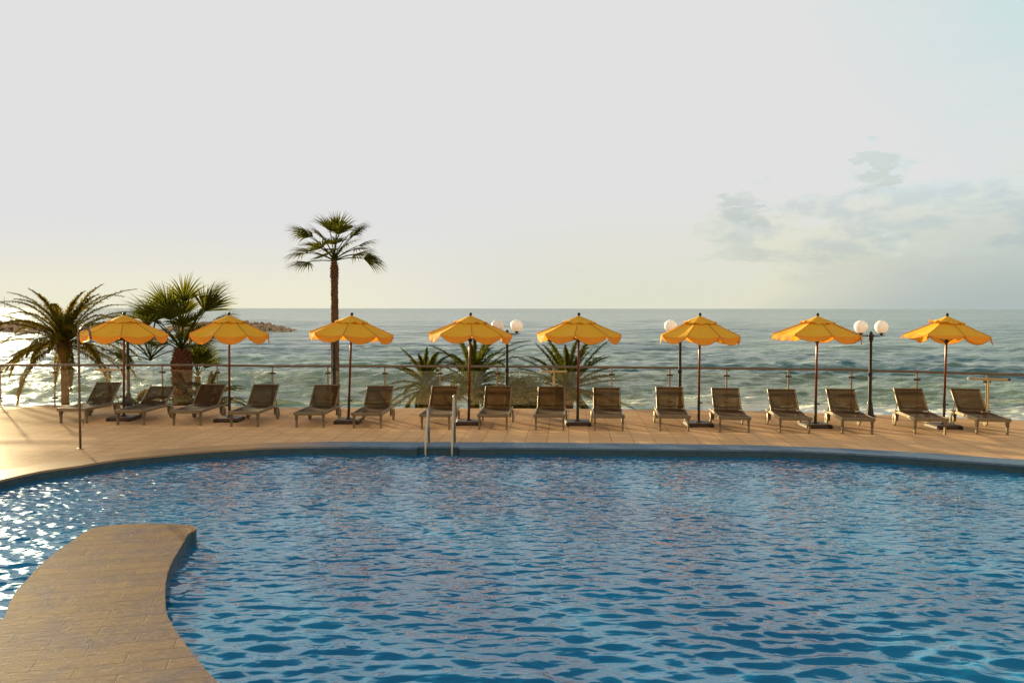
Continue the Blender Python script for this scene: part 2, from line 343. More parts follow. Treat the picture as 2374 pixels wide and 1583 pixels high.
# ------------------------------------------------------------------ mesh helpers
class MB:
    def __init__(s): s.v = []; s.f = []
    def add(s, vs_, fs):
        o = len(s.v); s.v.extend([tuple(p) for p in vs_]); s.f.extend([tuple(i + o for i in f) for f in fs])
    def box(s, c, size, rot=None, taper=1.0):
        hx, hy, hz = size[0] / 2, size[1] / 2, size[2] / 2
        pts = []
        for z, k in ((-hz, 1.0), (hz, taper)):
            for x, y in ((-hx, -hy), (hx, -hy), (hx, hy), (-hx, hy)): pts.append(Vector((x * k, y * k, z)))
        if rot is not None:
            rm = Euler(rot).to_matrix(); pts = [rm @ p for p in pts]
        c = Vector(c)
        s.add([p + c for p in pts], [(3, 2, 1, 0), (4, 5, 6, 7), (0, 1, 5, 4), (1, 2, 6, 5), (2, 3, 7, 6), (3, 0, 4, 7)])
    def bbox(s, c, size, bev=0.01, rot=None):
        """box with chamfered edges"""
        bm = bmesh.new(); bmesh.ops.create_cube(bm, size=1.0)
        for q in bm.verts: q.co = Vector((q.co.x * size[0], q.co.y * size[1], q.co.z * size[2]))
        bmesh.ops.bevel(bm, geom=bm.edges[:], offset=min(bev, min(size) * 0.45), segments=2, affect='EDGES', profile=0.5)
        rm = Euler(rot).to_matrix() if rot is not None else Matrix.Identity(3)
        bm.verts.index_update()
        s.add([rm @ q.co + Vector(c) for q in bm.verts], [[q.index for q in f.verts] for f in bm.faces]); bm.free()
    def tube(s, path, r, n=10, cap=True):
        path = [Vector(p) for p in path]; rs = r if isinstance(r, (list, tuple)) else [r] * len(path)
        rings = []; up = None
        for i, p in enumerate(path):
            a = path[max(0, i - 1)]; b = path[min(len(path) - 1, i + 1)]; t = (b - a).normalized()
            if up is None:
                up = Vector((0, 0, 1)) if abs(t.z) < 0.9 else Vector((1, 0, 0))
            x = t.cross(up).normalized(); up = x.cross(t).normalized()
            rings.append([p + (x * math.cos(2 * math.pi * k / n) + up * math.sin(2 * math.pi * k / n)) * rs[i] for k in range(n)])
        vs_ = [q for rg in rings for q in rg]; fs = []
        for i in range(len(path) - 1):
            for k in range(n): fs.append((i * n + k, i * n + (k + 1) % n, (i + 1) * n + (k + 1) % n, (i + 1) * n + k))
        if cap: fs.append(tuple(range(n - 1, -1, -1))); fs.append(tuple((len(path) - 1) * n + k for k in range(n)))
        s.add(vs_, fs)
    def lathe(s, prof, n=20, c=(0, 0, 0)):
        c = Vector(c); vs_ = []
        for r_, z in prof:
            for k in range(n):
                a = 2 * math.pi * k / n; vs_.append(c + Vector((r_ * math.cos(a), r_ * math.sin(a), z)))
        fs = []
        for i in range(len(prof) - 1):
            for k in range(n): fs.append((i * n + k, i * n + (k + 1) % n, (i + 1) * n + (k + 1) % n, (i + 1) * n + k))
        fs.append(tuple(range(n - 1, -1, -1))); fs.append(tuple((len(prof) - 1) * n + k for k in range(n)))
        s.add(vs_, fs)
    def sphere(s, c, r, n=24, m=14):
        prof = [(max(1e-4, r * math.sin(math.pi * i / m)), -r * math.cos(math.pi * i / m)) for i in range(m + 1)]
        s.lathe(prof, n, c)
    def prism(s, pts, axis, a, b):
        """extrude 2D outline pts along axis ('x': pts=(y,z))"""
        def mk(p, t): return Vector((t, p[0], p[1])) if axis == 'x' else (Vector((p[0], t, p[1])) if axis == 'y' else Vector((p[0], p[1], t)))
        n = len(pts); vs_ = [mk(p, a) for p in pts] + [mk(p, b) for p in pts]
        fs = [tuple(range(n - 1, -1, -1)), tuple(range(n, 2 * n))] + [(i, (i + 1) % n, n + (i + 1) % n, n + i) for i in range(n)]
        s.add(vs_, fs)
    def build(s, name, mat, parent=None, smooth=False, loc=None, auto=False):
        me = bpy.data.meshes.new(name); me.from_pydata(s.v, [], s.f); me.update()
        if mat: me.materials.append(mat)
        o = bpy.data.objects.new(name, me); COL.objects.link(o)
        if smooth or auto:
            me.polygons.foreach_set('use_smooth', [True] * len(me.polygons))
            if auto: me.set_sharp_from_angle(angle=R(38))
        if parent: o.parent = parent
        if loc: o.location = loc
        return o
def fixn(o):
    bm = bmesh.new(); bm.from_mesh(o.data); bmesh.ops.recalc_face_normals(bm, faces=bm.faces); bm.to_mesh(o.data); bm.free(); return o
def empty(name, loc, label, cat, group=None, rz=0.0):
    o = bpy.data.objects.new(name, None); COL.objects.link(o); o.location = loc; o.rotation_euler = (0, 0, rz)
    o['label'] = label; o['category'] = cat
    if group: o['group'] = group
    return o
def tag(o, label, cat, group=None):
    o['label'] = label; o['category'] = cat
    if group: o['group'] = group
    return o
def kind(o, k): o['kind'] = k; return o
def copy_tree(o, parent=None):
    c = o.copy(); COL.objects.link(c); c.parent = parent
    for ch in list(o.children): copy_tree(ch, c)
    return c
def grid_mesh(name, P, mask_faces, mat, smooth=True):
    """P (ny,nx,3) numpy"""
    ny, nx = P.shape[:2]
    idx = np.arange(ny * nx).reshape(ny, nx)
    q = np.stack([idx[:-1, :-1], idx[:-1, 1:], idx[1:, 1:], idx[1:, :-1]], -1).reshape(-1, 4)
    if mask_faces is not None: q = q[mask_faces.reshape(-1)]
    used = np.zeros(ny * nx, bool); used[q.reshape(-1)] = True
    remap = np.cumsum(used) - 1; V = P.reshape(-1, 3)[used]; q = remap[q]
    me = bpy.data.meshes.new(name)
    me.vertices.add(len(V)); me.vertices.foreach_set('co', V.astype(np.float32).reshape(-1))
    me.loops.add(len(q) * 4); me.loops.foreach_set('vertex_index', q.reshape(-1).astype(np.int32))
    me.polygons.add(len(q)); me.polygons.foreach_set('loop_start', np.arange(0, len(q) * 4, 4, dtype=np.int32))
    me.polygons.foreach_set('loop_total', np.full(len(q), 4, dtype=np.int32))
    me.polygons.foreach_set('use_smooth', np.ones(len(q), bool))
    me.update(calc_edges=True); me.validate(); me.materials.append(mat)
    o = bpy.data.objects.new(name, me); COL.objects.link(o); return o

# ------------------------------------------------------------------ deck, pool
far_px = [(0,1112.6),(45,1102),(93,1092),(140,1085),(186,1078.8),(232,1071),(279,1064),(325,1059.3),(372,1055),(418,1050.5),(465,1046.5),(511,1043.5),(557.5,1041),(604,1038),(650,1036.4),(700,1035.5),(750,1035),(800,1034.7),(869,1034.7),(895,1035.3),(915.5,1036.6),(946,1038.2),(966,1037),(972,1035),(1060,1035),(1066,1037.6),(1090,1037.8),(1118,1037),(1150,1036.4),(1200,1036.8),(1290,1037.8),(1400,1039),(1500,1040.4),(1600,1041.5),(1680,1042.2),(1780,1043.2),(1871,1045.8),(1960,1049.8),(2057,1055.8),(2150,1061.8),(2243,1068.6),(2310,1073.4),(2374,1078)]
far_w = [at(x, y) for x, y in far_px]
right_out = [Vector(p) for p in ((9.4,13.6,0),(10.8,12.7,0),(12.2,11.3,0),(13.3,9.5,0),(13.8,7.4,0),(13.6,5.3,0),(12.4,3.4,0),(10,1.9,0),(6,1.1,0),(2,0.9,0),(0,0.9,0),(-0.7,1.3,0),(-1.0,2.0,0),(-1.15,3.0,0),(-1.35,4.2,0),(-1.65,5.1,0))]
penR = [(502,1583),(485,1565),(468.3,1546.4),(438.6,1509),(409,1468),(398,1450),(390,1435),(385,1418),(383.6,1401.5),(382.6,1375),(384,1353),(388,1334),(394,1316),(403,1298),(412.6,1282.5),(420.5,1269),(427.5,1256.5),(431,1248),(435.6,1242),(442,1236.8),(450,1233.5),(454.5,1231),(455.5,1226.5),(451,1222.5),(440,1220),(427.5,1218.6),(400,1217.3),(371.7,1216.7),(345,1216.5),(316,1216.9),(288,1218.2),(260,1220),(240,1221.8),(223,1224.5),(210,1229),(197,1236),(182,1246),(167,1256.5),(148,1269.5),(130,1282.5),(111,1298),(93,1314),(79,1328),(67,1342),(50,1360),(37,1375.5),(29,1388),(22.3,1401.5),(17,1415),(13,1427.5),(10,1435),(5,1438)]
pen_w = [at(x, y) for x, y in penR]
left_out = [Vector(p) for p in ((-4.5,7.02,0),(-5.2,6.9,0),(-7,6.8,0),(-9,7.0,0),(-10.4,7.7,0),(-11,9,0),(-10.6,10.4,0),(-9.5,11.7,0),(-8.5,12.45,0))]
POOL = far_w + right_out + pen_w + left_out            # closed outline
i_coping = (0, len(far_w) + 9)

edge_px = [(0,942),(65,942),(85,938.5),(120,938),(500,941),(640,944),(900,945.6),(1200,946.8),(1500,948.6),(1680,950.5),(1894,956.6),(2100,962.8),(2374,974.6)]
EDGE = [at(x, y) for x, y in edge_px]
dL = Vector((-1, 0.0, 0)); dR = (EDGE[-1] - EDGE[-2]).normalized()
EDGE = [EDGE[0] + dL * 30] + EDGE + [EDGE[-1] + dR * 25]

def poly_mesh(name, outer, holes, z, mat):
    loops = [outer] + holes; tris = tessellate_polygon([[Vector((p.x, p.y, 0)) for p in l] for l in loops])
    pts = [Vector((p.x, p.y, z)) for l in loops for p in l]
    mb = MB(); mb.add(pts, [t for t in tris]); o = mb.build(name, mat)
    bm = bmesh.new(); bm.from_mesh(o.data); bmesh.ops.recalc_face_normals(bm, faces=bm.faces)
    if sum(f.normal.z for f in bm.faces) < 0: bmesh.ops.reverse_faces(bm, faces=bm.faces)
    bm.to_mesh(o.data); bm.free()
    return o
outer = list(EDGE) + [Vector((EDGE[-1].x, -14, 0)), Vector((EDGE[0].x, -14, 0))]
kind(poly_mesh('deck', outer, [POOL], 0.0, M['deck']), 'structure')
# retaining wall below the seaward edge
mb = MB(); n = len(EDGE)
mb.add([(p.x, p.y, -0.004) for p in EDGE] + [(p.x, p.y, -3.4) for p in EDGE], [(i, i + 1, n + i + 1, n + i) for i in range(n - 1)])
kind(mb.build('retaining_wall', M['deck']), 'structure')
# drain lines running along the seaward edge
mb = MB()
for off in (0.30, 0.52):
    pts = [Vector((p.x, p.y - off, 0.004)) for p in EDGE]; k = len(pts)
    mb.add(pts + [p + Vector((0, -0.02, 0)) for p in pts], [(k + i, k + i + 1, i + 1, i) for i in range(k - 1)])
kind(mb.build('drain_gutter', M['dark_metal']), 'structure')
# pool walls
mb = MB(); n = len(POOL)
mb.add([(p.x, p.y, -0.002) for p in POOL] + [(p.x, p.y, -1.5) for p in POOL], [(i, (i + 1) % n, n + (i + 1) % n, n + i) for i in range(n)])
kind(mb.build('pool_wall', M['pool_wall']), 'structure')
# thin bull-nose lip along the pool rim is the coping's own edge
def offset_line(pts, d):
    out = []
    for i, p in enumerate(pts):
        a = pts[max(0, i - 2)]; b = pts[min(len(pts) - 1, i + 2)]; t = (b - a).normalized()
        out.append(Vector((p.x - t.y * d, p.y + t.x * d, p.z)))
    return out
pl = left_out[3:] + POOL[:i_coping[1]]
on = offset_line(pl, 0.60); inn = offset_line(pl, -0.012)
# smooth the outer line of the coping
for _ in range(6): on = [on[0]] + [(on[i - 1] + on[i] * 2 + on[i + 1]) / 4 for i in range(1, len(on) - 1)] + [on[-1]]
k = len(pl); mb = MB()
vs_ = [(p.x, p.y, 0.004) for p in on] + [(p.x, p.y, 0.004) for p in inn] + [(p.x, p.y, -0.030) for p in inn]
mb.add(vs_, [(k + i, k + i + 1, i + 1, i) for i in range(k - 1)] + [(2 * k + i, 2 * k + i + 1, k + i + 1, k + i) for i in range(k - 1)])
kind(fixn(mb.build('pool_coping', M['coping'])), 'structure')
# the stone walkway curving out into the pool
wk = [Vector(p) for p in ((-1.0,2.0,0),(-1.15,3.0,0),(-1.35,4.2,0),(-1.65,5.1,0))] + pen_w + [Vector(p) for p in ((-4.5,7.02,0),(-5.2,6.9,0),(-7,6.8,0),(-9,7.0,0),(-9.5,4,0),(-9,0,0),(-1,0.2,0))]
o = poly_mesh('stone_walkway', wk, [], 0.006, M['slate'])
bm = bmesh.new(); bm.from_mesh(o.data)
r_ = bmesh.ops.extrude_face_region(bm, geom=bm.faces[:])
for q in [g for g in r_['geom'] if isinstance(g, bmesh.types.BMVert)]: q.co.z += 0.012
bmesh.ops.recalc_face_normals(bm, faces=bm.faces); bm.to_mesh(o.data); bm.free()
kind(o, 'structure')
kind(poly_mesh('pool_floor', POOL, [], -1.45, M['coping']), 'structure')

def inpoly(X, Y, poly):
    ins = np.zeros(X.shape, bool); n = len(poly)
    for i in range(n):
        a, b = poly[i], poly[(i + 1) % n]
        if a.y == b.y: continue
        c = ((a.y > Y) != (b.y > Y)) & (X < (b.x - a.x) * (Y - a.y) / (b.y - a.y) + a.x)
        ins ^= c
    return ins
def waves(X, Y, lams, slope, dirc, spread, rng, fade=None):
    Z = np.zeros_like(X); DX = np.zeros_like(X); DY = np.zeros_like(X)
    for lam in lams:
        th = dirc + rng.normal(0, spread); k = 2 * math.pi / lam; ph = rng.uniform(0, 6.28)
        a = slope / k
        p = k * (X * math.sin(th) + Y * math.cos(th)) + ph
        w = 1.0 if fade is None else fade(lam)
        Z += a * w * np.sin(p); c = a * w * np.cos(p) * 0.75
        DX += c * math.sin(th); DY += c * math.cos(th)
    return Z, DX, DY
def build_pool_water():
    xs = np.arange(-11.4, 14.2, 0.028); ys = [0.7]
    while ys[-1] < 16.6: ys.append(ys[-1] + 0.024 + 0.0004 * ys[-1])
    X, Y = np.meshgrid(xs, np.array(ys))
    rng = np.random.default_rng(5)
    lams = np.exp(rng.uniform(math.log(0.15), math.log(0.34), 50))
    Z, DX, DY = waves(X, Y, lams, 0.034, R(4), R(30), rng)
    l2 = np.exp(rng.uniform(math.log(0.5), math.log(1.1), 20))
    z2, dx2, dy2 = waves(X, Y, l2, 0.014, R(0), R(42), rng)
    pn = 0.5 + 0.5 * np.sin(X * 0.9 + 1.3 * np.sin(Y * 0.7)) * np.sin(Y * 1.1 + X * 0.35)
    a1 = np.clip(1.05 - 0.12 * (Y - 5.5), 0.42, 1.05) * (0.62 + 0.62 * pn); a2 = (0.4 + 0.05 * np.clip(Y - 5, 0, 12)) * (0.7 + 0.6 * pn)
    a2 *= 1.0 + 0.6 * np.exp(-((X + 4) / 3.5) ** 2 - ((Y - 13.5) / 2.0) ** 2)
    Z = Z * a1 + z2 * a2; DX = DX * a1 + dx2 * a2; DY = DY * a1 + dy2 * a2
    P = np.stack([X + DX, Y + DY, Z - 0.135], -1)
    ins = inpoly(X, Y, POOL)
    g = ins.copy()
    for s in range(1, 12):
        g[s:, :] |= ins[:-s, :]; g[:-s, :] |= ins[s:, :]; g[:, s:] |= ins[:, :-s]; g[:, :-s] |= ins[:, s:]
    mf = g[:-1, :-1] & g[1:, 1:]
    kind(grid_mesh('pool_water', P, mf, M['pool']), 'structure')
build_pool_water()

# ------------------------------------------------------------------ sea and beach
SEA = -4.0
def build_sea():
    h = CAM_H - SEA
    dy = np.concatenate([np.arange(134, 3, -0.33), np.geomspace(3, 0.7, 30)])
    Yr = 858.0 * h / dy
    ang = np.linspace(-1.02, 1.02, 1150)
    Yg, T = np.meshgrid(Yr, ang, indexing='ij'); X = Yg * T
    step = np.gradient(Yr)[:, None] * np.ones_like(X)
    rng = np.random.default_rng(11)
    def fade(lam): return np.clip((lam / np.maximum(step, Yg * 0.00178) - 1.6) / 1.8, 0, 1)
    lams = np.exp(rng.uniform(math.log(4.0), math.log(40.0), 34))
    Z, DX, DY = waves(X, Yg, lams, 0.020, R(4), R(24), rng, fade)
    l2 = np.exp(rng.uniform(math.log(0.8), math.log(4.0), 44))
    z2, dx2, dy2 = waves(X, Yg, l2, 0.050, R(8), R(36), rng, fade)
    Z += z2; DX += dx2; DY += dy2
    # long swell lines that steepen near the beach
    for lam, a, c0, th in ((9.5, 0.075, 0.4, 0.03), (14.0, 0.05, 2.2, -0.05), (23.0, 0.03, 4.0, 0.06)):
        kk = 2 * math.pi / lam
        p = kk * (Yg * math.cos(th) + X * math.sin(th) + 1.6 * np.sin(X * 0.045 + c0) + 0.7 * np.sin(X * 0.13 + 2 * c0)) + c0
        am = a * (0.35 + 0.65 * (0.5 + 0.5 * np.sin(X * 0.06 + Yg * 0.021 + c0 * 3))) * fade(lam)
        e = (np.exp(np.sin(p) * 1.1) - 1.2) / 1.6
        Z += am * e * np.clip((Yg - 46) / 12, 0.25, 1)
    P = np.stack([X + DX, Yg + DY, Z + SEA], -1)
    kind(grid_mesh('sea', P, None, M['sea']), 'structure')
build_sea()
mb = MB()
xs = [-90 + 6 * i for i in range(31)]; rows = [(22.0, -3.35), (30, -3.35), (38, -3.4), (46, -3.8), (56, -4.6)]
vs_ = [(x, y, z + 0.03 * math.sin(x * 0.7 + y)) for y, z in rows for x in xs]; nx = len(xs)
mb.add(vs_, [(j * nx + i, j * nx + i + 1, (j + 1) * nx + i + 1, (j + 1) * nx + i) for j in range(len(rows) - 1) for i in range(nx - 1)])
kind(mb.build('beach', M['beach_sand'], smooth=True), 'structure')

def breakwater(name, x0, x1, Y, hgt, seed, label):
    rng = random.Random(seed); mb = MB()
    L_ = x1 - x0; n = int(L_ / 1.1)
    for i in range(n * 14):
        t = rng.random(); u = rng.uniform(-1, 1)
        x = x0 + L_ * t; endf = min(1, min(t * 1.0 + 0.9 if x0 < -150 else t * 6, (1 - t) * L_ / 9.0)); top = hgt * max(0.12, endf) ** 0.6
        z = SEA + top * (1 - abs(u)) * rng.uniform(0.75, 1.0); y = Y + u * 6
        r = rng.uniform(0.4, 0.95)
        bm = bmesh.new(); bmesh.ops.create_icosphere(bm, subdivisions=1, radius=r)
        for q in bm.verts: q.co = Vector((q.co.x * rng.uniform(0.8, 1.3), q.co.y * rng.uniform(0.8, 1.2), q.co.z * rng.uniform(0.6, 0.9)))
        bm.verts.index_update()
        mb.add([q.co + Vector((x, y, z - r * 0.4)) for q in bm.verts], [[q.index for q in f.verts] for f in bm.faces]); bm.free()
    return tag(mb.build(name, M['breakwater_rock']), label, 'breakwater', None)
pR = at(668, 768.5, SEA); pM = at(360, 768.5, SEA); pL = at(98, 770, SEA)
breakwater('rock_breakwater', pM.x, pR.x, pR.y + 4, 2.9, 3, 'low brown rock breakwater ending in the sea between two umbrellas')
breakwater('rock_breakwater', pL.x - 45, pL.x, pL.y + 4, 3.4, 4, 'orange-lit rock breakwater at the far left behind the feathery palm')

def sailboat(px, ytop, label):
    b = atY(px, 745, 246); b.z = SEA
    t = empty('sailboat', b, label, 'sailboat', 'moored sailboats beyond the breakwater', R(70))
    m = MB(); prof = [(-4.2, 0.9, 0.9), (-2.5, 1.25, 0.85), (0, 1.4, 0.9), (2.5, 1.0, 1.0), (4.6, 0.05, 1.25)]
    vs_ = []
    for x, w, h in prof: vs_ += [(x, -w, h), (x, -w * 0.5, -0.2), (x, w * 0.5, -0.2), (x, w, h)]
    fs = []
    for i in range(4):
        for k in range(3): fs.append((i * 4 + k, i * 4 + k + 1, i * 4 + 5 + k, i * 4 + 4 + k))
        fs.append((i * 4 + 3, i * 4, i * 4 + 4, i * 4 + 7))
    fs.append((0, 3, 2, 1)); m.add(vs_, fs); m.build('hull', M['boat_white'], t)
    m = MB(); m.bbox((-0.2, 0, 1.15), (2.8, 1.5, 0.5), 0.15); m.build('cabin', M['boat_white'], t)
    top = atY(px, ytop, 246).z - SEA
    m = MB(); m.tube([(0.3, 0, 0.9), (0.3, 0, top)], [0.09, 0.05], 8); m.build('mast', M['steel'], t)
    m = MB(); m.tube([(0.3, 0, 2.0), (-3.4, 0, 2.1)], 0.07, 8); m.build('boom', M['steel'], t)
sailboat(9, 688, 'moored sailboat with the taller mast, at the far left edge')
sailboat(23.5, 704, 'moored sailboat with the shorter faint mast, beside the taller mast')

# ------------------------------------------------------------------ railing
rail_px = [(-400,846),(0,846.3),(470,846.3),(640,848.4),(1000,849),(1200,849.6),(1400,851),(1680,853.6),(1960,856.6),(2050,859.8),(2200,863.8),(2374,868.8),(2700,879)]
RZ = 1.08
RAIL = [at(x, y, RZ) for x, y in rail_px]
def rail_at_px(px):
    """point on the rail line whose foot is seen at image column px"""
    best = None
    for i in range(len(RAIL) - 1):
        a, b = RAIL[i], RAIL[i + 1]
        for k in range(60):
            p = a.lerp(b, k / 60)
            c = CM.transposed() @ (Vector((p.x, p.y, 0.6)) - Vector((0, 0, CAM_H)))
            e = abs(CX - c.x / c.z * FPX - px)
            if best is None or e < best[0]: best = (e, p, (b - a).normalized())
    return best[1], best[2]
post_px = [-127, 1, 124, 250, 376.5, 505, 632, 762, 891, 1021, 1152, 1284, 1418, 1552, 1686, 1827, 1974, 2126, 2286, 2450]
rl = empty('glass_railing', (0, 21.5, 0), 'steel handrail with glass panels along the seaward edge of the deck', 'railing')
off = Vector((0, 21.5, 0))
mb = MB(); mb.tube([p - off for p in RAIL], 0.030, 12); mb.build('handrail', M['rail_steel'], rl, smooth=True)
posts = []
for px in post_px:
    p, t = rail_at_px(px); posts.append((p, t)); ang = math.atan2(t.y, t.x)
    m = MB(); m.bbox((0, 0, 0.525), (0.042, 0.014, 1.05), 0.003); m.bbox((0, 0, 0.006), (0.10, 0.10, 0.012), 0.003)
    o = m.build('post', M['post_steel'], rl, loc=Vector((p.x, p.y, 0)) - off); o.rotation_euler = (0, 0, ang)
    for z in (0.225, 0.895):
        m = MB(); m.tube([(-0.082, 0, z), (-0.07, 0, z), (0.07, 0, z), (0.082, 0, z)], [0.012, 0.022, 0.022, 0.012], 12)
        m.build('clamp', M['dark_metal'], o, smooth=True)
for i in range(len(posts) - 1):
    a = posts[i][0]; b = posts[i + 1][0]; d = (b - a); ln = Vector((d.x, d.y, 0)).length; ang = math.atan2(d.y, d.x)
    m = MB(); m.box((0, 0, 0.53), (ln - 0.075, 0.008, 0.86))
    o = m.build('glass_panel', M['glass'], rl, loc=Vector(((a.x + b.x) / 2, (a.y + b.y) / 2, 0)) - off); o.rotation_euler = (0, 0, ang)
for px, wd, lab in ((250, 0.66, 'horizontal tube crossbar on a stand behind the leftmost lounger'), (1284, 0.66, 'horizontal tube crossbar on a stand behind the feathery palm left of center umbrella pole'), (2286, 0.78, 'horizontal tube crossbar with sunlit pale end cap behind the rightmost lounger')):
    p, t = rail_at_px(px); ang = math.atan2(t.y, t.x)
    nrm = Vector((t.y, -t.x, 0)); q = Vector((p.x, p.y, 0)) + nrm * 0.075
    e = empty('tube_crossbar', q, lab, 'crossbar', 'horizontal tube crossbars along the railing', ang)  # plain tube crossbar on a stand
    m = MB(); m.bbox((0.025, 0, 0.49), (0.035, 0.035, 0.94), 0.004); m.bbox((0.025, 0, 0.01), (0.12, 0.10, 0.02), 0.004); m.build('stand', M['crossbar_paint'], e)
    m = MB(); m.tube([(-wd / 2 + 0.025, 0, 0.965), (wd / 2 + 0.025, 0, 0.965)], 0.026, 12); m.build('bar', M['crossbar_paint'], e, auto=True)
    m = MB(); m.tube([(-wd / 2 - 0.01, 0, 0.965), (-wd / 2 + 0.024, 0, 0.965)], 0.03, 12); m.build('end_cap', M['sunlit_cap'], e, auto=True)  # sunlit left end: the brightness is put into a pale cap colour
    m = MB(); m.tube([(wd / 2 + 0.026, 0, 0.965), (wd / 2 + 0.07, 0, 0.965)], 0.03, 12); m.build('end_cap', M['dark_metal'], e, auto=True)

# ------------------------------------------------------------------ globe lamps
def lamp_post():
    e = empty('globe_lamp', (0, 0, 0), 'x', 'street lamp', 'twin globe lamps along the railing')
    m = MB()
    for z0, z1, a, b in ((0, 0.03, 0.145, 0.145), (0.03, 0.30, 0.105, 0.062)):
        pts0 = [(a * math.cos(k * math.pi / 4), a * math.sin(k * math.pi / 4), z0) for k in range(8)]
        pts1 = [(b * math.cos(k * math.pi / 4), b * math.sin(k * math.pi / 4), z1) for k in range(8)]
        m.add(pts0 + pts1, [tuple(range(7, -1, -1)), tuple(range(8, 16))] + [(k, (k + 1) % 8, 8 + (k + 1) % 8, 8 + k) for k in range(8)])
    m.lathe([(0.05, 0.295), (0.062, 0.30), (0.062, 0.33), (0.042, 0.36)], 16); m.build('base', M['black_iron'], e, auto=True)
    m = MB(); m.lathe([(0.042, 0.30), (0.040, 0.95), (0.040, 0.98), (0.054, 1.0), (0.054, 1.04), (0.036, 1.06), (0.034, 1.78), (0.055, 1.84), (0.060, 1.90), (0.060, 1.955), (0.036, 1.975), (0.040, 2.0), (0.020, 2.03)], 18); m.build('pole', M['black_iron'], e, auto=True)
    m = MB(); m.tube([(-0.33, 0, 1.93), (0.33, 0, 1.93)], 0.011, 10); m.tube([(-0.24, 0, 1.922), (0.24, 0, 1.902)], 0.006, 8); m.build('crossarm', M['black_iron'], e, auto=True)
    for s in (-1, 1):
        m = MB(); m.sphere((0, 0, 0), 0.155, 32, 20); g = m.build('globe', M['globe'], e, smooth=True, loc=(0.24 * s, 0, 2.135))
        m = MB(); m.lathe([(0.018, -0.21), (0.03, -0.19), (0.035, -0.165), (0.065, -0.158), (0.068, -0.135)], 18); m.build('globe_holder', M['black_iron'], g, auto=True)
    return e
LP = lamp_post()
LD = 20.55
def place_lamp(px, yb, rot, lab, first=[True]):
    p = at(px, yb, 0)
    o = LP if first[0] else copy_tree(LP); first[0] = False
    o.location = p; o.rotation_euler = (0, 0, rot); o['label'] = lab
place_lamp(2016, 965.0, R(-3), 'black twin globe lamp standing clear between the two rightmost umbrellas')
place_lamp(1575.5, 955.5, R(-3), 'black lamp with one white globe showing left of the umbrella third from right')
place_lamp(1175.5, 951.5, R(2), 'black twin globe lamp partly behind the umbrella above the pool ladder')
place_lamp(298.5, 940.5, R(0), 'black lamp post right behind the pole of the leftmost umbrella')
p = at(775.5, 947.5); e = empty('black_pole', p, 'plain black pole in front of the tall palm trunk, its top behind an umbrella', 'pole')
for o in LP.children:
    if o.name.split('.')[0] in ('base', 'pole'):
        c = o.copy(); COL.objects.link(c); c.parent = e

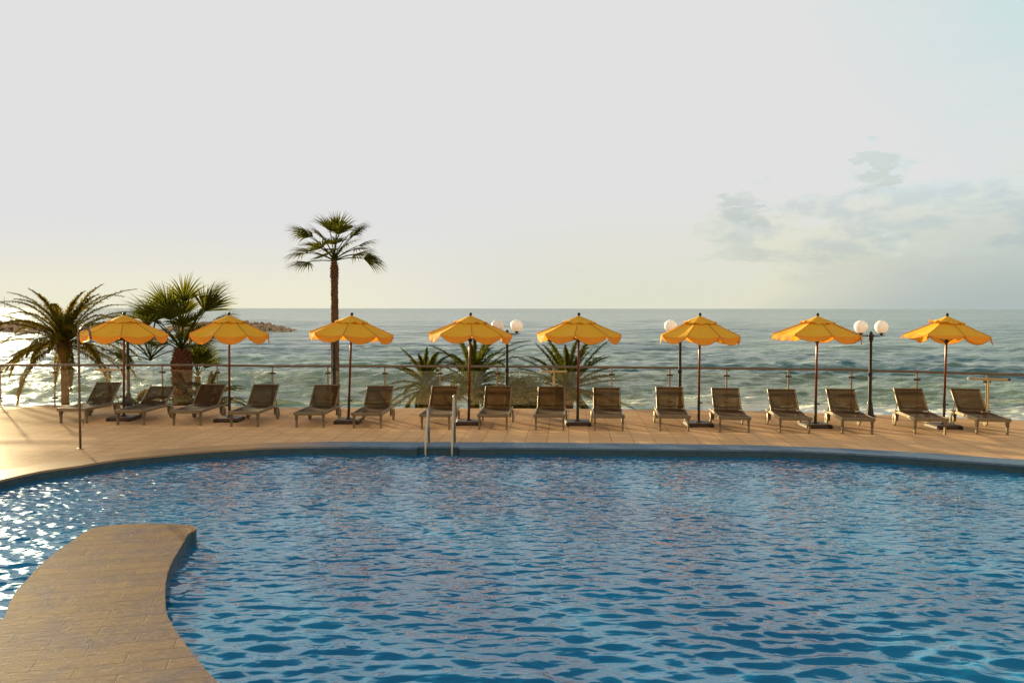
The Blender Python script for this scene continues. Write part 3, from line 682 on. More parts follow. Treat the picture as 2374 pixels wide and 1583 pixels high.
# ------------------------------------------------------------------ umbrellas
def umbrella(px, py, rot, tilt, size, drop, label, seed, wind=0.0, brot=0.0):
    rng = random.Random(seed)
    p = at(px, py, 0.085); p.z = 0
    rot += math.atan2(-p.x, p.y)      # rot was measured from the side that faces the pool terrace's middle
    e = empty('umbrella', p, label, 'umbrella', 'orange umbrellas in a row along the deck')
    m = MB(); sz = 0.56
    a, b = sz / 2, sz / 2 - 0.03
    for z0, z1, u, w in ((0.012, 0.062, a, a), (0.062, 0.088, a, b)):
        c0 = [(-u, -u, z0), (u, -u, z0), (u, u, z0), (-u, u, z0)]; c1 = [(-w, -w, z1), (w, -w, z1), (w, w, z1), (-w, w, z1)]
        m.add(c0 + c1, [(3, 2, 1, 0), (4, 5, 6, 7), (0, 1, 5, 4), (1, 2, 6, 5), (2, 3, 7, 6), (3, 0, 4, 7)])
    bs = m.build('base', M['base_brown'], e); bs.rotation_euler = (0, 0, brot)
    for sx in (-1, 1):
        m = MB(); m.tube([(sx * (a - 0.02), -a - 0.012, 0.03), (sx * (a - 0.08), -a - 0.012, 0.03)], 0.028, 12)
        m.build('roller', M['dark_metal'], bs, auto=True)
    tr = Euler((0, tilt, 0)).to_matrix()
    def P(x): return tr @ Vector(x)
    m = MB(); m.tube([P((0, 0, 0.085)), P((0, 0, 0.10))], 0.075, 16); m.tube([P((0, 0, 0.09)), P((0, 0, 0.56))], 0.031, 14)
    t = m.build('base_tube', M['dark_metal'], e, auto=True)
    m = MB(); m.tube([P((0.03, 0, 0.50)), P((0.075, 0, 0.50))], [0.010, 0.022], 10); m.build('knob', M['black_iron'], t, auto=True)
    m = MB(); m.tube([P((0, 0, 0.56)), P((0, 0, 2.38))], 0.0255, 14); m.build('pole', M['wood_pole'], e, smooth=True)
    m = MB(); m.lathe([(0.012, 0), (0.032, 0.02), (0.020, 0.035), (0.034, 0.06), (0.034, 0.085), (0.018, 0.105)], 16)
    m.v = [tuple(P((x, y, z + 2.37))) for x, y, z in m.v]; m.build('finial', M['dark_metal'], e, auto=True)
    # canopy: eight ribs, cloth sagging a little between them
    Rr = size; NA, NR = 8, 8
    zr = lambda s: 2.33 - (2.33 - (2.0 - drop)) * s ** 0.96
    hs = [rng.uniform(-1, 1) for _ in range(8)]; K = 12
    def rimpt(pn, f, s):
        a0 = rot + pn * math.pi / 4; a1 = a0 + math.pi / 4; rr = 0.16 + (Rr - 0.16) * s
        c0 = Vector((math.sin(a0), -math.cos(a0), 0)); c1 = Vector((math.sin(a1), -math.cos(a1), 0))
        q = (c0 * (1 - f) + c1 * f) * rr
        sag = math.sin(math.pi * f) * (0.018 + 0.030 * s) * (1 - wind * 0.8)
        lift = wind * 0.05 * s * s * math.sin(a0 + f * 0.78 + 2.2)
        return Vector((q.x, q.y, zr(s) - sag + lift)), a0 + f * (a1 - a0)
    mc = MB(); mv = MB(); mt = MB(); ms = MB(); mtr = MB()
    rings = [(0.02, 2.405), (0.10, 2.370), (0.20, 2.330), (0.30, 2.288), (0.345, 2.274), (0.358, 2.240)]
    for pn in range(8):
        vv = [P(rimpt(pn, i / K, j / NR)[0]) for j in range(NR + 1) for i in range(K + 1)]
        mc.add(vv, [(j * (K + 1) + i, j * (K + 1) + i + 1, (j + 1) * (K + 1) + i + 1, (j + 1) * (K + 1) + i) for j in range(NR) for i in range(K)])
        ms.tube([P(rimpt(pn, 0, j / NR)[0] + Vector((0, 0, 0.003))) for j in range(NR + 1)], 0.007, 5)
        vv = []; NV = 24
        for k in range(5):
            g = k / 4
            for i in range(NV + 1):
                f = i / NV; b, ang = rimpt(pn, f, 1)
                d = 0.006 + 0.150 * math.sin(math.pi * f) ** 0.62
                rad = Vector((math.sin(ang), -math.cos(ang), 0)); env = math.sin(math.pi * f)
                wig = (0.010 * math.sin(f * 17 + hs[pn] * 3) + 0.018 * hs[pn]) * g * env
                lee = 1 if math.sin(ang) < -0.25 else 0.2
                blow = wind * 0.10 * g * env * lee
                vv.append(P(b + rad * (wig + blow + 0.010 * g * env) + Vector((0, 0, -d * g * (1 - wind * 0.6 * lee)))))
        mv.add(vv, [(k * (NV + 1) + i, k * (NV + 1) + i + 1, (k + 1) * (NV + 1) + i + 1, (k + 1) * (NV + 1) + i) for k in range(4) for i in range(NV)])
        ms.tube(vv[4 * (NV + 1):], 0.004, 4)
        vv = []
        for j, (rr, z) in enumerate(rings):
            for i in range(K + 1):
                f = i / K; a_ = rot + (pn + f) * math.pi / 4; oc = math.cos(math.pi / 8) / math.cos((f - 0.5) * math.pi / 4)
                env = math.sin(math.pi * f)
                ruf = (0.030 * math.sin(f * 2 * math.pi + hs[pn] * 2.5) * env + 0.010 * math.sin(i * 1.9 + seed)) if j >= 4 else 0
                up = wind * 0.06 * max(0, -math.sin(a_)) if j >= 4 else 0
                r2 = rr * (1 if j < 2 else oc * 1.03) + (ruf * 0.4 if j == 5 else 0)
                vv.append(P((math.sin(a_) * r2, -math.cos(a_) * r2, z + ruf * (0.4 if j == 4 else 0.9) + up)))
        mtr.tube(vv[5 * (K + 1):], 0.007, 5)
        mt.add(vv, [(j * (K + 1) + i, j * (K + 1) + i + 1, (j + 1) * (K + 1) + i + 1, (j + 1) * (K + 1) + i) for j in range(len(rings) - 1) for i in range(K)])
    cn = mc.build('canopy', M['cloth'], e, smooth=True)
    mv.build('valance', M['cloth_edge'], cn, smooth=True)
    ms.build('piping', M['cloth_trim'], cn, smooth=True)
    mt.build('vent_cap', M['cloth'], cn, smooth=True); mtr.build('vent_trim', M['cloth_trim'], cn, smooth=True)
    for i in range(8):
        a_ = rot + i * math.pi / 4; c = Vector((math.sin(a_), -math.cos(a_), 0))
        m = MB(); m.tube([P((c.x * 0.03, c.y * 0.03, 2.33)), P((c.x * (Rr - 0.01), c.y * (Rr - 0.01), zr(1) - 0.012))], 0.009, 6)
        m.build('rib', M['wood_pole'], e)
        m = MB(); m.tube([P((c.x * 0.04, c.y * 0.04, 1.86)), P((c.x * Rr * 0.5, c.y * Rr * 0.5, zr(0.5) - 0.02))], 0.007, 6)
        m.build('strut', M['wood_pole'], e)
    m = MB(); m.tube([P((0, 0, 1.83)), P((0, 0, 1.90))], 0.045, 12); m.build('hub', M['dark_metal'], e, auto=True)
U = [
 (286.7, 964.5, R(-4), R(1.2), 0.945, 0.02, 'orange scalloped umbrella directly behind the outdoor shower, leftmost of the eight', 1, 0.0),
 (532.0, 967.0, R(24), R(0.4), 0.915, 0.02, 'orange umbrella just right of the thick-trunked fan palm', 2, 0.0),
 (807.6, 970.8, R(-10.5), R(2.2), 0.945, 0.0, 'orange umbrella leaning right beside the tall slender palm', 3, 0.15),
 (1086.3, 974.0, R(2), R(1.1), 0.930, 0.0, 'orange umbrella straight above the pool ladder', 4, 0.15),
 (1339, 975.0, R(-5), R(0.5), 0.935, 0.0, 'orange umbrella in front of the rightmost feathery palm', 5, 0.1),
 (1619.6, 977.5, R(-17), R(0.2), 0.885, 0.02, 'orange umbrella partly hiding a single white globe, third from the right', 6, 0.2),
 (1890.2, 980.5, R(17.5), R(0.4), 0.96, 0.0, 'orange umbrella whose right side overlaps the fully visible twin globe lamp', 7, 0.5),
 (2187.5, 982.5, R(22), R(0.7), 0.90, 0.02, 'windblown orange umbrella with upturned flaps, rightmost of the eight', 8, 0.9)]
for a in U: umbrella(*a)

# ------------------------------------------------------------------ loungers
def lounger(angle):
    e = empty('sun_lounger', (0, 0, 0), 'x', 'sun lounger', 'sling sun loungers lined up under the umbrellas')
    w = 0.315; zt = 0.345; HY = 1.20
    m = MB()
    for s in (-1, 1):
        m.bbox((s * w, 0.62, zt - 0.035), (0.034, 1.24, 0.066), 0.007)
        m.bbox((s * (w + 0.002), 1.50, zt - 0.052), (0.026, 0.56, 0.034), 0.006)
    m.bbox((0, 0.012, zt - 0.034), (2 * w - 0.036, 0.032, 0.072), 0.006)
    m.bbox((0, 1.22, zt - 0.045), (2 * w - 0.036, 0.03, 0.04), 0.006)
    m.bbox((0, 1.62, zt - 0.052), (2 * w - 0.028, 0.026, 0.026), 0.006)
    m.build('frame', M['bronze_metal'], e)
    # front legs: a bracket narrowing into the foot
    for s in (-1, 1):
        m = MB(); x0 = s * (w - 0.024) - 0.019
        m.prism([(0.045, 0.28), (0.050, 0.19), (0.075, 0.15), (0.078, 0), (0.128, 0), (0.132, 0.17), (0.165, 0.22), (0.185, 0.28)], 'x', x0, x0 + 0.038)
        m.build('leg', M['bronze_metal'], e)
    for s in (-1, 1):
        m = MB(); x0 = s * (w - 0.028) - 0.018
        m.prism([(1.33, 0.292), (1.345, 0.20), (1.38, 0.10), (1.44, 0.10), (1.47, 0.20), (1.50, 0.292)], 'x', x0, x0 + 0.036)
        m.build('wheel_bracket', M['bronze_metal'], e)
        m = MB(); rr = 0.135; prof = [(0.02, -0.016), (rr - 0.02, -0.02), (rr, -0.012), (rr, 0.012), (rr - 0.02, 0.02), (0.03, 0.022)]
        m.lathe(prof, 28); m.v = [(z, x, y) for x, y, z in m.v]
        wl = m.build('wheel', M['bronze_metal'], e, auto=True, loc=(s * (w + 0.028), 1.41, 0.136))
        m = MB(); m.tube([(-0.026, 0, 0), (0.028, 0, 0)], 0.022, 12); m.build('hub', M['dark_metal'], wl, auto=True)
    # seat sling
    m = MB(); nx, ny = 9, 14; V = []
    for j in range(ny + 1):
        for i in range(nx + 1):
            u = i / nx * 2 - 1; y = 0.028 + (HY - 0.03) * j / ny
            V.append((u * (w - 0.017), y, zt - 0.006 - 0.018 * (1 - u * u) * math.sin(math.pi * j / ny) ** 0.4))
    m.add(V, [(j * (nx + 1) + i, j * (nx + 1) + i + 1, (j + 1) * (nx + 1) + i + 1, (j + 1) * (nx + 1) + i) for j in range(ny) for i in range(nx)])
    m.build('seat_sling', M['sling'], e, smooth=True)
    # backrest in hinge coordinates
    LB = 0.665; ca, sa = math.cos(angle), math.sin(angle)
    def B(x, t, d): return Vector((x, HY + t * ca - d * sa * -1 * 1.0, zt - 0.012 + t * sa + d * ca * -1))
    # d>0 is behind the sling
    def bar(m, a, b, r): m.tube([a, b], r, 8)
    m = MB()
    wb = w - 0.02
    for s in (-1, 1):
        m.bbox(tuple((B(s * wb, LB / 2, 0))), (0.026, LB, 0.036), 0.006, rot=(angle, 0, 0))
    m.bbox(tuple(B(0, LB - 0.016, 0)), (2 * wb - 0.026, 0.032, 0.034), 0.006, rot=(angle, 0, 0))
    bf = m.build('backrest_frame', M['bronze_metal'], e)
    m = MB(); pts = [B(wb * (k / 10 * 2 - 1), 0.17 - 0.05 * (1 - (k / 10 * 2 - 1) ** 4) , 0.03) for k in range(11)]
    m.tube(pts, 0.011, 8); m.build('brace', M['bronze_metal'], bf, smooth=True)
    m = MB(); V = []
    for j in range(11):
        for i in range(nx + 1):
            u = i / nx * 2 - 1; t = 0.012 + (LB - 0.03) * j / 10
            q = B(u * (wb - 0.012), t, 0.016 * (1 - u * u) - 0.012); V.append(q)
    m.add(V, [(j * (nx + 1) + i, j * (nx + 1) + i + 1, (j + 1) * (nx + 1) + i + 1, (j + 1) * (nx + 1) + i) for j in range(10) for i in range(nx)])
    m.build('backrest_sling', M['sling'], e, smooth=True)
    for s in (-1, 1):
        m = MB(); bar(m, B(s * (wb - 0.03), 0.33, 0.02), Vector((s * (wb - 0.03), 1.62, zt - 0.05)), 0.009); m.build('prop_strut', M['bronze_metal'], e)
    return e
Lp = [lounger(R(42)), lounger(R(33)), lounger(R(44)), lounger(R(40))]
LG = [ # left foot px, right foot px (front), heading deg, prototype, label
 ((137.5,980.6),(203.4,981.6),2.0,0,'leftmost brown sling lounger, standing behind the shower pole'),
 ((270,984.8),(335.8,985.8),1.5,1,'lounger with the lowest backrest, just right of the leftmost umbrella pole'),
 ((400.6,986.2),(465.7,986.4),1.0,3,'lounger in front of the thick-trunked fan palm, left of the second umbrella pole'),
 ((533,989),(599.8,989.6),1.0,0,'lounger just right of the second umbrella pole from the left'),
 ((684.9,991.2),(751.5,991.4),1.5,0,'lounger in front of the tall palm trunk, left of the leaning umbrella pole'),
 ((818,992.5),(885.4,993.1),1.5,3,'lounger just right of the leaning umbrella pole'),
 ((975.4,995.8),(1043.7,995.8),3.0,0,'lounger standing right behind the two pool ladder handrails'),
 ((1108.8,996.3),(1176.9,996.4),3.5,0,'lounger in front of the twin globe lamp near the pool ladder'),
 ((1240,997),(1308.4,997.2),4.0,0,'lounger left of the umbrella pole in front of the rightmost feathery palm'),
 ((1376.5,998.4),(1446.4,998.8),4.5,3,'lounger right of the umbrella pole in front of the rightmost feathery palm'),
 ((1528.3,999),(1597.9,999.6),6.5,0,'lounger in front of the lamp with one white globe showing'),
 ((1667,1002.6),(1737.6,1003.4),7.0,0,'lounger just right of the third umbrella pole from the right'),
 ((1806.7,1004),(1878.4,1004.6),7.5,3,'lounger just left of the second umbrella pole from the right'),
 ((1951.4,1006),(2024,1006.6),8.5,0,'lounger in front of the fully visible twin globe lamp'),
 ((2121,1006.3),(2191.9,1007),9.0,2,'lounger left of the rightmost umbrella pole, turned with its wheel showing'),
 ((2263,1007),(2337.8,1007.6),9.0,2,'rightmost brown sling lounger, beside the tube crossbar with sunlit pale end cap')]
usedp = set()
for lf, rf, hd, pi, lab in LG:
    a = at(*lf); b = at(*rf); mid = (a + b) / 2; h = R(hd)
    fwd = Vector((math.sin(h), math.cos(h), 0))
    if pi in usedp: o = copy_tree(Lp[pi])
    else: o = Lp[pi]; usedp.add(pi)
    o.location = mid - fwd * 0.085; o.rotation_euler = (0, 0, -h); o['label'] = lab

# ------------------------------------------------------------------ shower
p = at(186.5, 1040)
e = empty('outdoor_shower', p, 'slim steel outdoor shower pole with curved neck and round head', 'shower')
m = MB(); m.lathe([(0.065, 0), (0.065, 0.008), (0.022, 0.014)], 24); m.build('base_plate', M['steel'], e, auto=True)
r0 = 0.108; path = [(0, 0, 0.01), (0, 0, 1.0), (0, 0, 2.10)] + [(r0 - r0 * math.cos(t), 0, 2.10 + r0 * math.sin(t)) for t in [math.pi * k / 14 for k in range(1, 15)]] + [(2 * r0 + 0.004, 0, 2.05), (2 * r0 + 0.006, 0, 2.0)]
m = MB(); m.tube(path, 0.021, 14); m.build('pipe', M['rail_steel'], e, smooth=True)
m = MB(); m.lathe([(0.115, 0), (0.118, 0.010), (0.09, 0.022), (0.03, 0.038), (0.018, 0.065)], 28); m.build('shower_head', M['steel'], e, auto=True, loc=(2 * r0 + 0.006, 0, 1.945))
m = MB(); m.tube([(0.01, 0, 0.53), (0.065, 0, 0.53)], 0.016, 12); m.tube([(0.055, 0, 0.53), (0.075, -0.02, 0.44)], 0.009, 8); m.tube([(0.06, 0, 0.53), (0.085, 0, 0.555)], 0.012, 8); m.build('tap', M['rail_steel'], e, auto=True)
m = MB(); m.tube([(0.01, 0, 1.32), (0.042, 0, 1.32)], 0.017, 12); m.build('knob', M['rail_steel'], e, auto=True)

# ------------------------------------------------------------------ pool ladder
pl_, pr_ = at(994.5, 1027.5), at(1054.2, 1027.5)
e = empty('pool_ladder', (pl_ + pr_) / 2, 'steel pool ladder with one tall and one short curved handrail', 'ladder')
org = (pl_ + pr_) / 2
hd = Vector((-0.035, -1, 0)).normalized()
for q, top in ((pl_, 0.655), (pr_, 0.925)):
    path = [q - org + Vector((0, 0, 0.01))]
    r0 = 0.20; st = q - org
    path.append(st + Vector((0, 0, top * 0.5)) + hd * 0.0)
    path.append(st + Vector((0, 0, top - 0.12)))
    for k in range(1, 12):
        t = math.pi * k / 12
        path.append(st + hd * (0.085 - 0.085 * math.cos(t)) + Vector((0, 0, top - 0.10 + 0.10 * math.sin(t))))
    path.append(st + hd * 0.18 + Vector((0, 0, top - 0.14)))
    path.append(st + hd * 0.46 + Vector((0, 0, 0.10))); path.append(st + hd * 0.50 + Vector((0, 0, -0.05))); path.append(st + hd * 0.505 + Vector((0, 0, -0.9)))
    m = MB(); m.tube(path, 0.0215, 14); rl_ = m.build('handrail', M['steel'], e, smooth=True)
    m = MB(); m.lathe([(0.055, 0.005), (0.055, 0.012), (0.026, 0.022)], 20, st); m.build('flange', M['steel'], rl_, auto=True)
for z in (-0.28, -0.55, -0.82):
    m = MB(); a_ = pl_ - org + hd * 0.503; b_ = pr_ - org + hd * 0.503
    m.tube([a_ + Vector((0, 0, z)), b_ + Vector((0, 0, z))], 0.02, 10); m.build('step', M['steel'], e, auto=True)

# ------------------------------------------------------------------ palms
def kite(mb, a, d, L_, wd, nrm, droop=0.0):
    """narrow leaflet: base a, direction d, length L_, width wd"""
    s = d.cross(nrm).normalized() * wd
    mid = a + d * L_ * 0.45; tip = a + d * L_ + Vector((0, 0, -droop * L_))
    mb.add([a - s * 0.35, a + s * 0.35, mid + s, mid - s, tip], [(0, 1, 2, 3), (3, 2, 4)])
def feather(mb, c, az, el, L_, droop, rng, lmax=0.38, nl=46, wd=0.016, clean=0.12):
    steps = 16; p = Vector(c); pts = []; dirs = []
    h = Vector((math.sin(az), math.cos(az), 0)); twist = rng.uniform(-0.25, 0.25)
    for i in range(steps + 1):
        t = i / steps; a = el - droop * t ** 1.25
        d = (h * math.cos(a) + Vector((0, 0, 1)) * math.sin(a)).normalized()
        h = (h + Vector((-h.y, h.x, 0)) * twist / steps).normalized()
        pts.append(p.copy()); dirs.append(d); p = p + d * L_ / steps
    mb.tube(pts, [0.018 * (1 - 0.85 * i / steps) + 0.003 for i in range(steps + 1)], 5)
    for k in range(nl):
        t = clean + (1 - clean) * (k + rng.random() * 0.6) / nl
        u = min(t * steps, steps - 1e-3); i = int(u); f = u - i
        q = pts[i].lerp(pts[i + 1], f) if i < steps else pts[-1]; d = dirs[i]
        side = Vector((-h.y, h.x, 0)); upn = side.cross(d).normalized()
        if upn.z < 0: upn = -upn
        ln = lmax * (0.35 + 0.65 * math.sin(math.pi * min(1, 0.12 + t * 0.95)) ** 0.7) * rng.uniform(0.85, 1.1)
        sw = 0.75 - 0.35 * t
        for s in (-1, 1):
            v = (d * (1 - sw * 0.55) + side * s * sw * rng.uniform(0.6, 1.1) + upn * rng.uniform(-0.12, 0.42)).normalized()
            kite(mb, q, v, ln, wd, upn, rng.uniform(0.1, 0.55))
def fan(mb, c, az, el, lp, rb, droop, rng, nseg=28, spread=1.75):
    h = Vector((math.sin(az), math.cos(az), 0)); p = Vector(c); pts = []
    for i in range(9):
        t = i / 8; a = el - droop * 0.6 * t; d = (h * math.cos(a) + Vector((0, 0, math.sin(a)))).normalized(); pts.append(p.copy())
        if i < 8: p = p + d * lp / 8
    mb.tube(pts, [0.022 - 0.001 * i for i in range(9)], 5)
    side = Vector((-h.y, h.x, 0)); roll = rng.uniform(-0.6, 0.6)
    nrm = side.cross(d).normalized(); side = (side * math.cos(roll) + nrm * math.sin(roll)).normalized(); nrm = side.cross(d).normalized()
    if nrm.z < 0: nrm = -nrm
    for k in range(nseg):
        a = (k / (nseg - 1) * 2 - 1) * spread * 0.62 + rng.uniform(-0.04, 0.04)
        v = (d * math.cos(a) + side * math.sin(a)).normalized()
        L_ = rb * (1 - 0.18 * abs(a) ** 1.5 / 2) * rng.uniform(0.88, 1.08)
        fold = nrm * 0.05 * (1 if k % 2 else -1)
        s = v.cross(nrm).normalized(); w0 = rb * 0.5 * spread * 1.6 / nseg * 0.55
        v1 = (v + fold).normalized(); m1 = p + v1 * L_ * 0.5
        sag = rng.uniform(0.15, 0.55) * (0.4 + droop * 0.5)
        v2 = (v1 + Vector((0, 0, -sag))).normalized(); m2 = m1 + v2 * L_ * 0.28
        v3 = (v2 + Vector((0, 0, -sag * 1.3))).normalized(); tip = m2 + v3 * L_ * 0.26
        mb.add([p - s * 0.006, p + s * 0.006, m1 + s * w0, m1 - s * w0, m2 + s * w0 * 0.45, m2 - s * w0 * 0.45, tip], [(0, 1, 2, 3), (3, 2, 4, 5), (5, 4, 6)])
def trunk_mesh(path, radii, rng, n=18, rough=0.08):
    m = MB(); P_ = []; R_ = []
    for i in range(len(path) - 1):
        a, b = Vector(path[i]), Vector(path[i + 1]); k = max(2, int((b - a).length / 0.055))
        for j in range(k):
            t = j / k; P_.append(a.lerp(b, t)); r = radii[i] * (1 - t) + radii[i + 1] * t
            R_.append(r * (1 + rough * (rng.random() - 0.3) + (rough * 0.8 if j % 2 else 0)))
    P_.append(Vector(path[-1])); R_.append(radii[-1]); m.tube(P_, R_, n)
    m.v = [(x + rng.uniform(-1, 1) * rough * 0.12, y + rng.uniform(-1, 1) * rough * 0.12, z) for x, y, z in m.v]
    return m
GZ = -3.35
def phoenix(px, py, Y, n, L_, label, seed, tr=0.12, ttop=None, el_rng=(-35, 82), lmax=0.40, mat='leaf', swell=1.5, droop=(0.6, 1.5), base_z=GZ, heart=0.0, forced=()):
    rng = random.Random(seed); c = atY(px, py, Y); e = empty('feather_palm', (c.x, Y, base_z), label, 'palm tree', 'feathery palms below the deck')
    hz = c.z - base_z
    m = trunk_mesh([(0, 0, 0), (0, 0, hz - 0.45), (0, 0, hz - 0.25), (0, 0, hz), (0, 0, hz + 0.15)], [tr * 1.1, tr, tr * swell, tr * swell, tr * 0.7], rng)
    m.build('trunk', M['trunk_bark'], e, smooth=True)
    mb = MB(); g = math.pi * (3 - math.sqrt(5))
    for i in range(n):
        t = (i + 0.5) / n; el = R(el_rng[1] + (el_rng[0] - el_rng[1]) * t ** 0.85) + rng.uniform(-0.12, 0.12)
        feather(mb, (0, 0, hz + 0.1 * (1 - t)), i * g + rng.uniform(-0.2, 0.2), el, L_ * rng.uniform(0.82, 1.1) * (0.8 if el > R(70) else 1), rng.uniform(*droop), rng, lmax, 105)
    for az, el, ln, dr in forced: feather(mb, (0, 0, hz), R(az), R(el), ln, dr, rng, lmax, 64)
    cr = mb.build('crown', M[mat], e)
    return e
def fanpalm(px, py, Y, n, lp, rb, label, seed, tr=0.15, prof=None, el_rng=(-20, 80), mat='leaf', droop=(0.3, 1.0), group='fan palms below the deck', skirt=0, bend=0.0, top_mat='trunk_fibre', forced=()):
    rng = random.Random(seed); c = atY(px, py, Y); e = empty('fan_palm', (c.x - bend, Y, GZ), label, 'palm tree', group)
    hz = c.z - GZ
    prof = prof or [(0, tr * 1.15), (hz - 0.6, tr), (hz, tr * 1.1)]
    path = [(bend * (z / hz) ** 1.6 if hz else 0, 0, z) for z, r in prof]
    m = trunk_mesh(path, [r for z, r in prof], rng, 18, 0.10); m.build('trunk', M['trunk_bark'], e, smooth=True)
    mb = MB(); g = math.pi * (3 - math.sqrt(5))
    for i in range(n):
        t = (i + 0.5) / n; el = R(el_rng[1] + (el_rng[0] - el_rng[1]) * t ** 0.9) + rng.uniform(-0.12, 0.12)
        fan(mb, (bend, 0, hz + 0.12 * (1 - t)), i * g + rng.uniform(-0.25, 0.25), el, lp * rng.uniform(0.8, 1.15), rb * rng.uniform(0.85, 1.1), rng.uniform(*droop), rng)
    for az, el, l1, r1, dr in forced: fan(mb, (bend, 0, hz), R(az), R(el), l1, r1, dr, rng)
    mb.build('crown', M[mat], e)
    return e
def boots(e, prof, rng, n, mat, size=0.09):
    """stubs of cut leaf bases round the upper trunk"""
    mb = MB(); zs = [z for z, r in prof]
    for i in range(n):
        t = i / n; z = zs[0] + (zs[-1] - zs[0]) * t; a = i * 2.39996
        r = np.interp(z, zs, [r for _, r in prof]); d = Vector((math.cos(a), math.sin(a), 0))
        c = d * r * 0.96 + Vector((0, 0, z)); s = Vector((-d.y, d.x, 0)) * size * rng.uniform(0.45, 0.7)
        tip = c + (d * 0.8 + Vector((0, 0, 1.0))).normalized() * size * rng.uniform(0.8, 1.5)
        q = c + Vector((0, 0, -size * 0.6)); b = d * size * 0.28
        mb.add([q - s, q + s, tip + s * 0.55 + b * 0.4, tip - s * 0.55 + b * 0.4, q - s - b, q + s - b, tip + s * 0.4 - b, tip - s * 0.4 - b], [(0, 1, 2, 3), (5, 4, 7, 6), (3, 2, 6, 7), (1, 5, 6, 2), (4, 0, 3, 7), (4, 5, 1, 0)])
    mb.build('leaf_bases', M[mat], e)
rb_ = random.Random(77)
# far left feathery palm, glowing in the backlight
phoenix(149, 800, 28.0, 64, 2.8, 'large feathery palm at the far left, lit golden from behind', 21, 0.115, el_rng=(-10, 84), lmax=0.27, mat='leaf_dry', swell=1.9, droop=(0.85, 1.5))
e = fanpalm(349, 836, 29.0, 13, 1.25, 0.95, 'smaller fan palm just right of the leftmost umbrella', 22, 0.16, prof=[(0, 0.2), (1.7, 0.2), (2.0, 0.31), (2.3, 0.24), (2.45, 0.15)], el_rng=(22, 84), droop=(0.3, 0.8), top_mat='trunk_bark')
c = atY(421, 812, 28.0); hz = c.z - GZ
e = fanpalm(421, 812, 28.0, 16, 1.35, 1.10, 'thick-trunked fan palm with a reddish fibrous trunk, between the two leftmost umbrellas', 23, 0.28,
        prof=[(0, 0.27), (hz - 1.35, 0.25), (hz - 0.85, 0.24), (hz - 0.55, 0.29), (hz - 0.30, 0.23), (hz, 0.15)], el_rng=(30, 86), droop=(0.15, 0.6),
        forced=[(90, 42, 1.3, 1.1, 0.3), (-80, 50, 1.3, 1.1, 0.3), (-60, 66, 1.45, 1.1, 0.15), (75, 66, 1.45, 1.1, 0.15), (95, 25, 0.6, 0.9, 0.2), (-95, 30, 0.5, 0.85, 0.2)])
boots(e, [(hz - 2.6, 0.26), (hz - 1.35, 0.25), (hz - 0.85, 0.25), (hz - 0.55, 0.30), (hz - 0.30, 0.24), (hz, 0.15)], rb_, 330, 'trunk_fibre', 0.12)
fanpalm(458, 872, 29.5, 9, 0.45, 0.85, 'small dark fan palm sprouting right of the thick-trunked palm', 24, 0.08, el_rng=(40, 84), droop=(0.05, 0.3))
phoenix(482, 938, 27.0, 20, 1.45, 'low young palm with drooping fronds behind the second umbrella pole', 25, 0.07, el_rng=(5, 66), lmax=0.22, droop=(0.5, 1.3))
phoenix(318, 945, 26.0, 12, 0.9, 'low young palm behind the lounger with the lowest backrest', 35, 0.06, el_rng=(0, 60), lmax=0.2, droop=(0.5, 1.3), mat='leaf_dry')
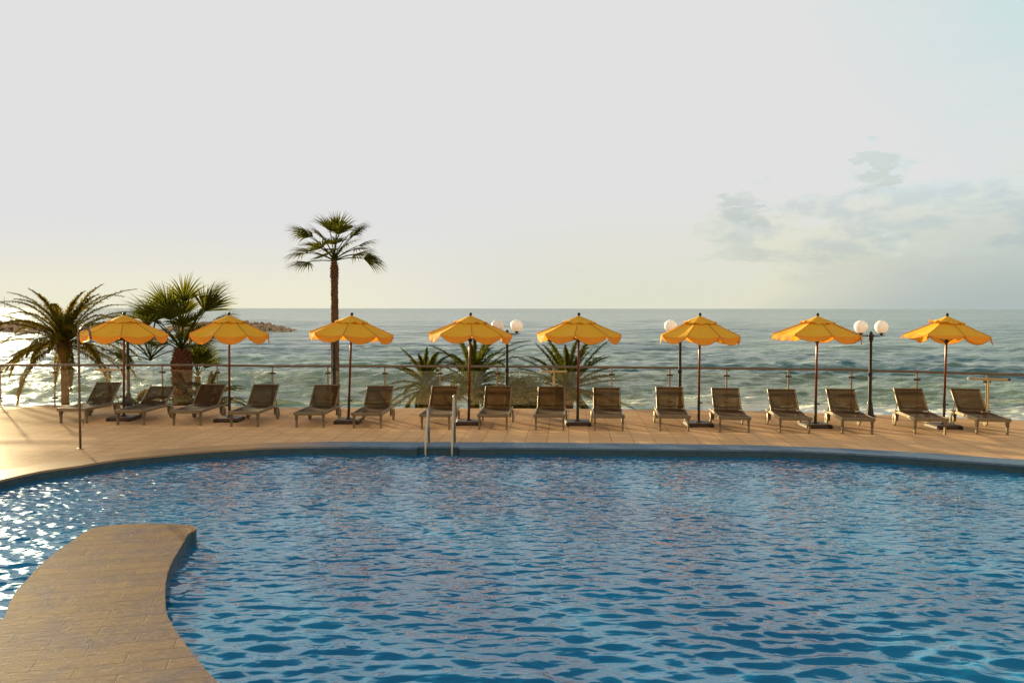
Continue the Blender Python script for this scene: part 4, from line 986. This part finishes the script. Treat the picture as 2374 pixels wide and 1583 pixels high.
# tall slender palm
c = atY(775, 606, 30.0); hz = c.z - GZ
e = fanpalm(775, 606, 30.0, 21, 1.0, 0.88, 'tall slender fan palm rising alone above the horizon', 26, 0.13, prof=[(0, 0.165), (hz * 0.5, 0.14), (hz * 0.8, 0.12), (hz - 0.5, 0.115), (hz - 0.3, 0.13), (hz - 0.1, 0.11), (hz + 0.1, 0.06)],
        el_rng=(6, 82), droop=(0.4, 0.9), bend=0.0, top_mat='trunk_bark', forced=[(88, 30, 1.1, 0.9, 1.2), (-88, 32, 1.1, 0.9, 1.1), (95, 60, 1.1, 0.85, 0.5), (-95, 58, 1.1, 0.85, 0.6), (20, 80, 1.0, 0.9, 0.1)])
boots(e, [(hz - 0.75, 0.115), (hz - 0.3, 0.13), (hz - 0.05, 0.10)], rb_, 46, 'trunk_fibre', 0.06)
phoenix(988, 900, 27.5, 32, 1.75, 'small feathery palm left of the pool ladder umbrella', 27, 0.10, el_rng=(-30, 86), lmax=0.22, droop=(0.4, 1.2))
phoenix(1098, 900, 28.5, 46, 2.6, 'big feathery palm arching behind the umbrella above the pool ladder', 28, 0.16, el_rng=(-22, 88), lmax=0.25, droop=(0.6, 1.6))
phoenix(1318, 905, 28.0, 44, 2.2, 'feathery palm with upright fronds behind the middle right umbrella', 29, 0.15, el_rng=(-20, 88), lmax=0.25, droop=(0.3, 1.05))
# leafy shrub between the feathery palms
def shrub(px, py, Y, rx, rz, label, seed):
    rng = random.Random(seed); c = atY(px, py, Y); e = empty('shrub', (c.x, Y, GZ), label, 'shrub', 'shrubs below the deck')
    hz = c.z - GZ; mb = MB(); m = MB()
    for i in range(9):
        a = rng.uniform(0, 6.28); r = rng.uniform(0.2, 0.8) * rx
        m.tube([(0, 0, 0), (math.cos(a) * r * 0.4, math.sin(a) * r * 0.4, hz * 0.5), (math.cos(a) * r, math.sin(a) * r, hz * 0.95)], [0.05, 0.035, 0.015], 6)
    m.build('stems', M['trunk_bark'], e)
    for i in range(5200):
        a = rng.uniform(0, 6.28); u = rng.random() ** 0.45; el = math.asin(rng.uniform(-0.9, 1)); lump = 1 + 0.22 * math.sin(a * 3 + 1) * math.cos(el * 4)
        q = Vector((math.cos(a) * math.cos(el) * rx * u * lump, math.sin(a) * math.cos(el) * rx * 0.8 * u * lump, hz + math.sin(el) * rz * u * lump))
        d = Vector((rng.uniform(-1, 1), rng.uniform(-1, 1), rng.uniform(-0.3, 1))).normalized()
        kite(mb, q, d, rng.uniform(0.07, 0.14), 0.022, Vector((rng.uniform(-1, 1), rng.uniform(-1, 1), rng.uniform(0, 1))).normalized(), 0.1)
    mb.build('leaves', M['leaf'], e)
shrub(1205, 925, 26.5, 0.95, 0.75, 'dense olive shrub behind glass between the two feathery palms', 41)
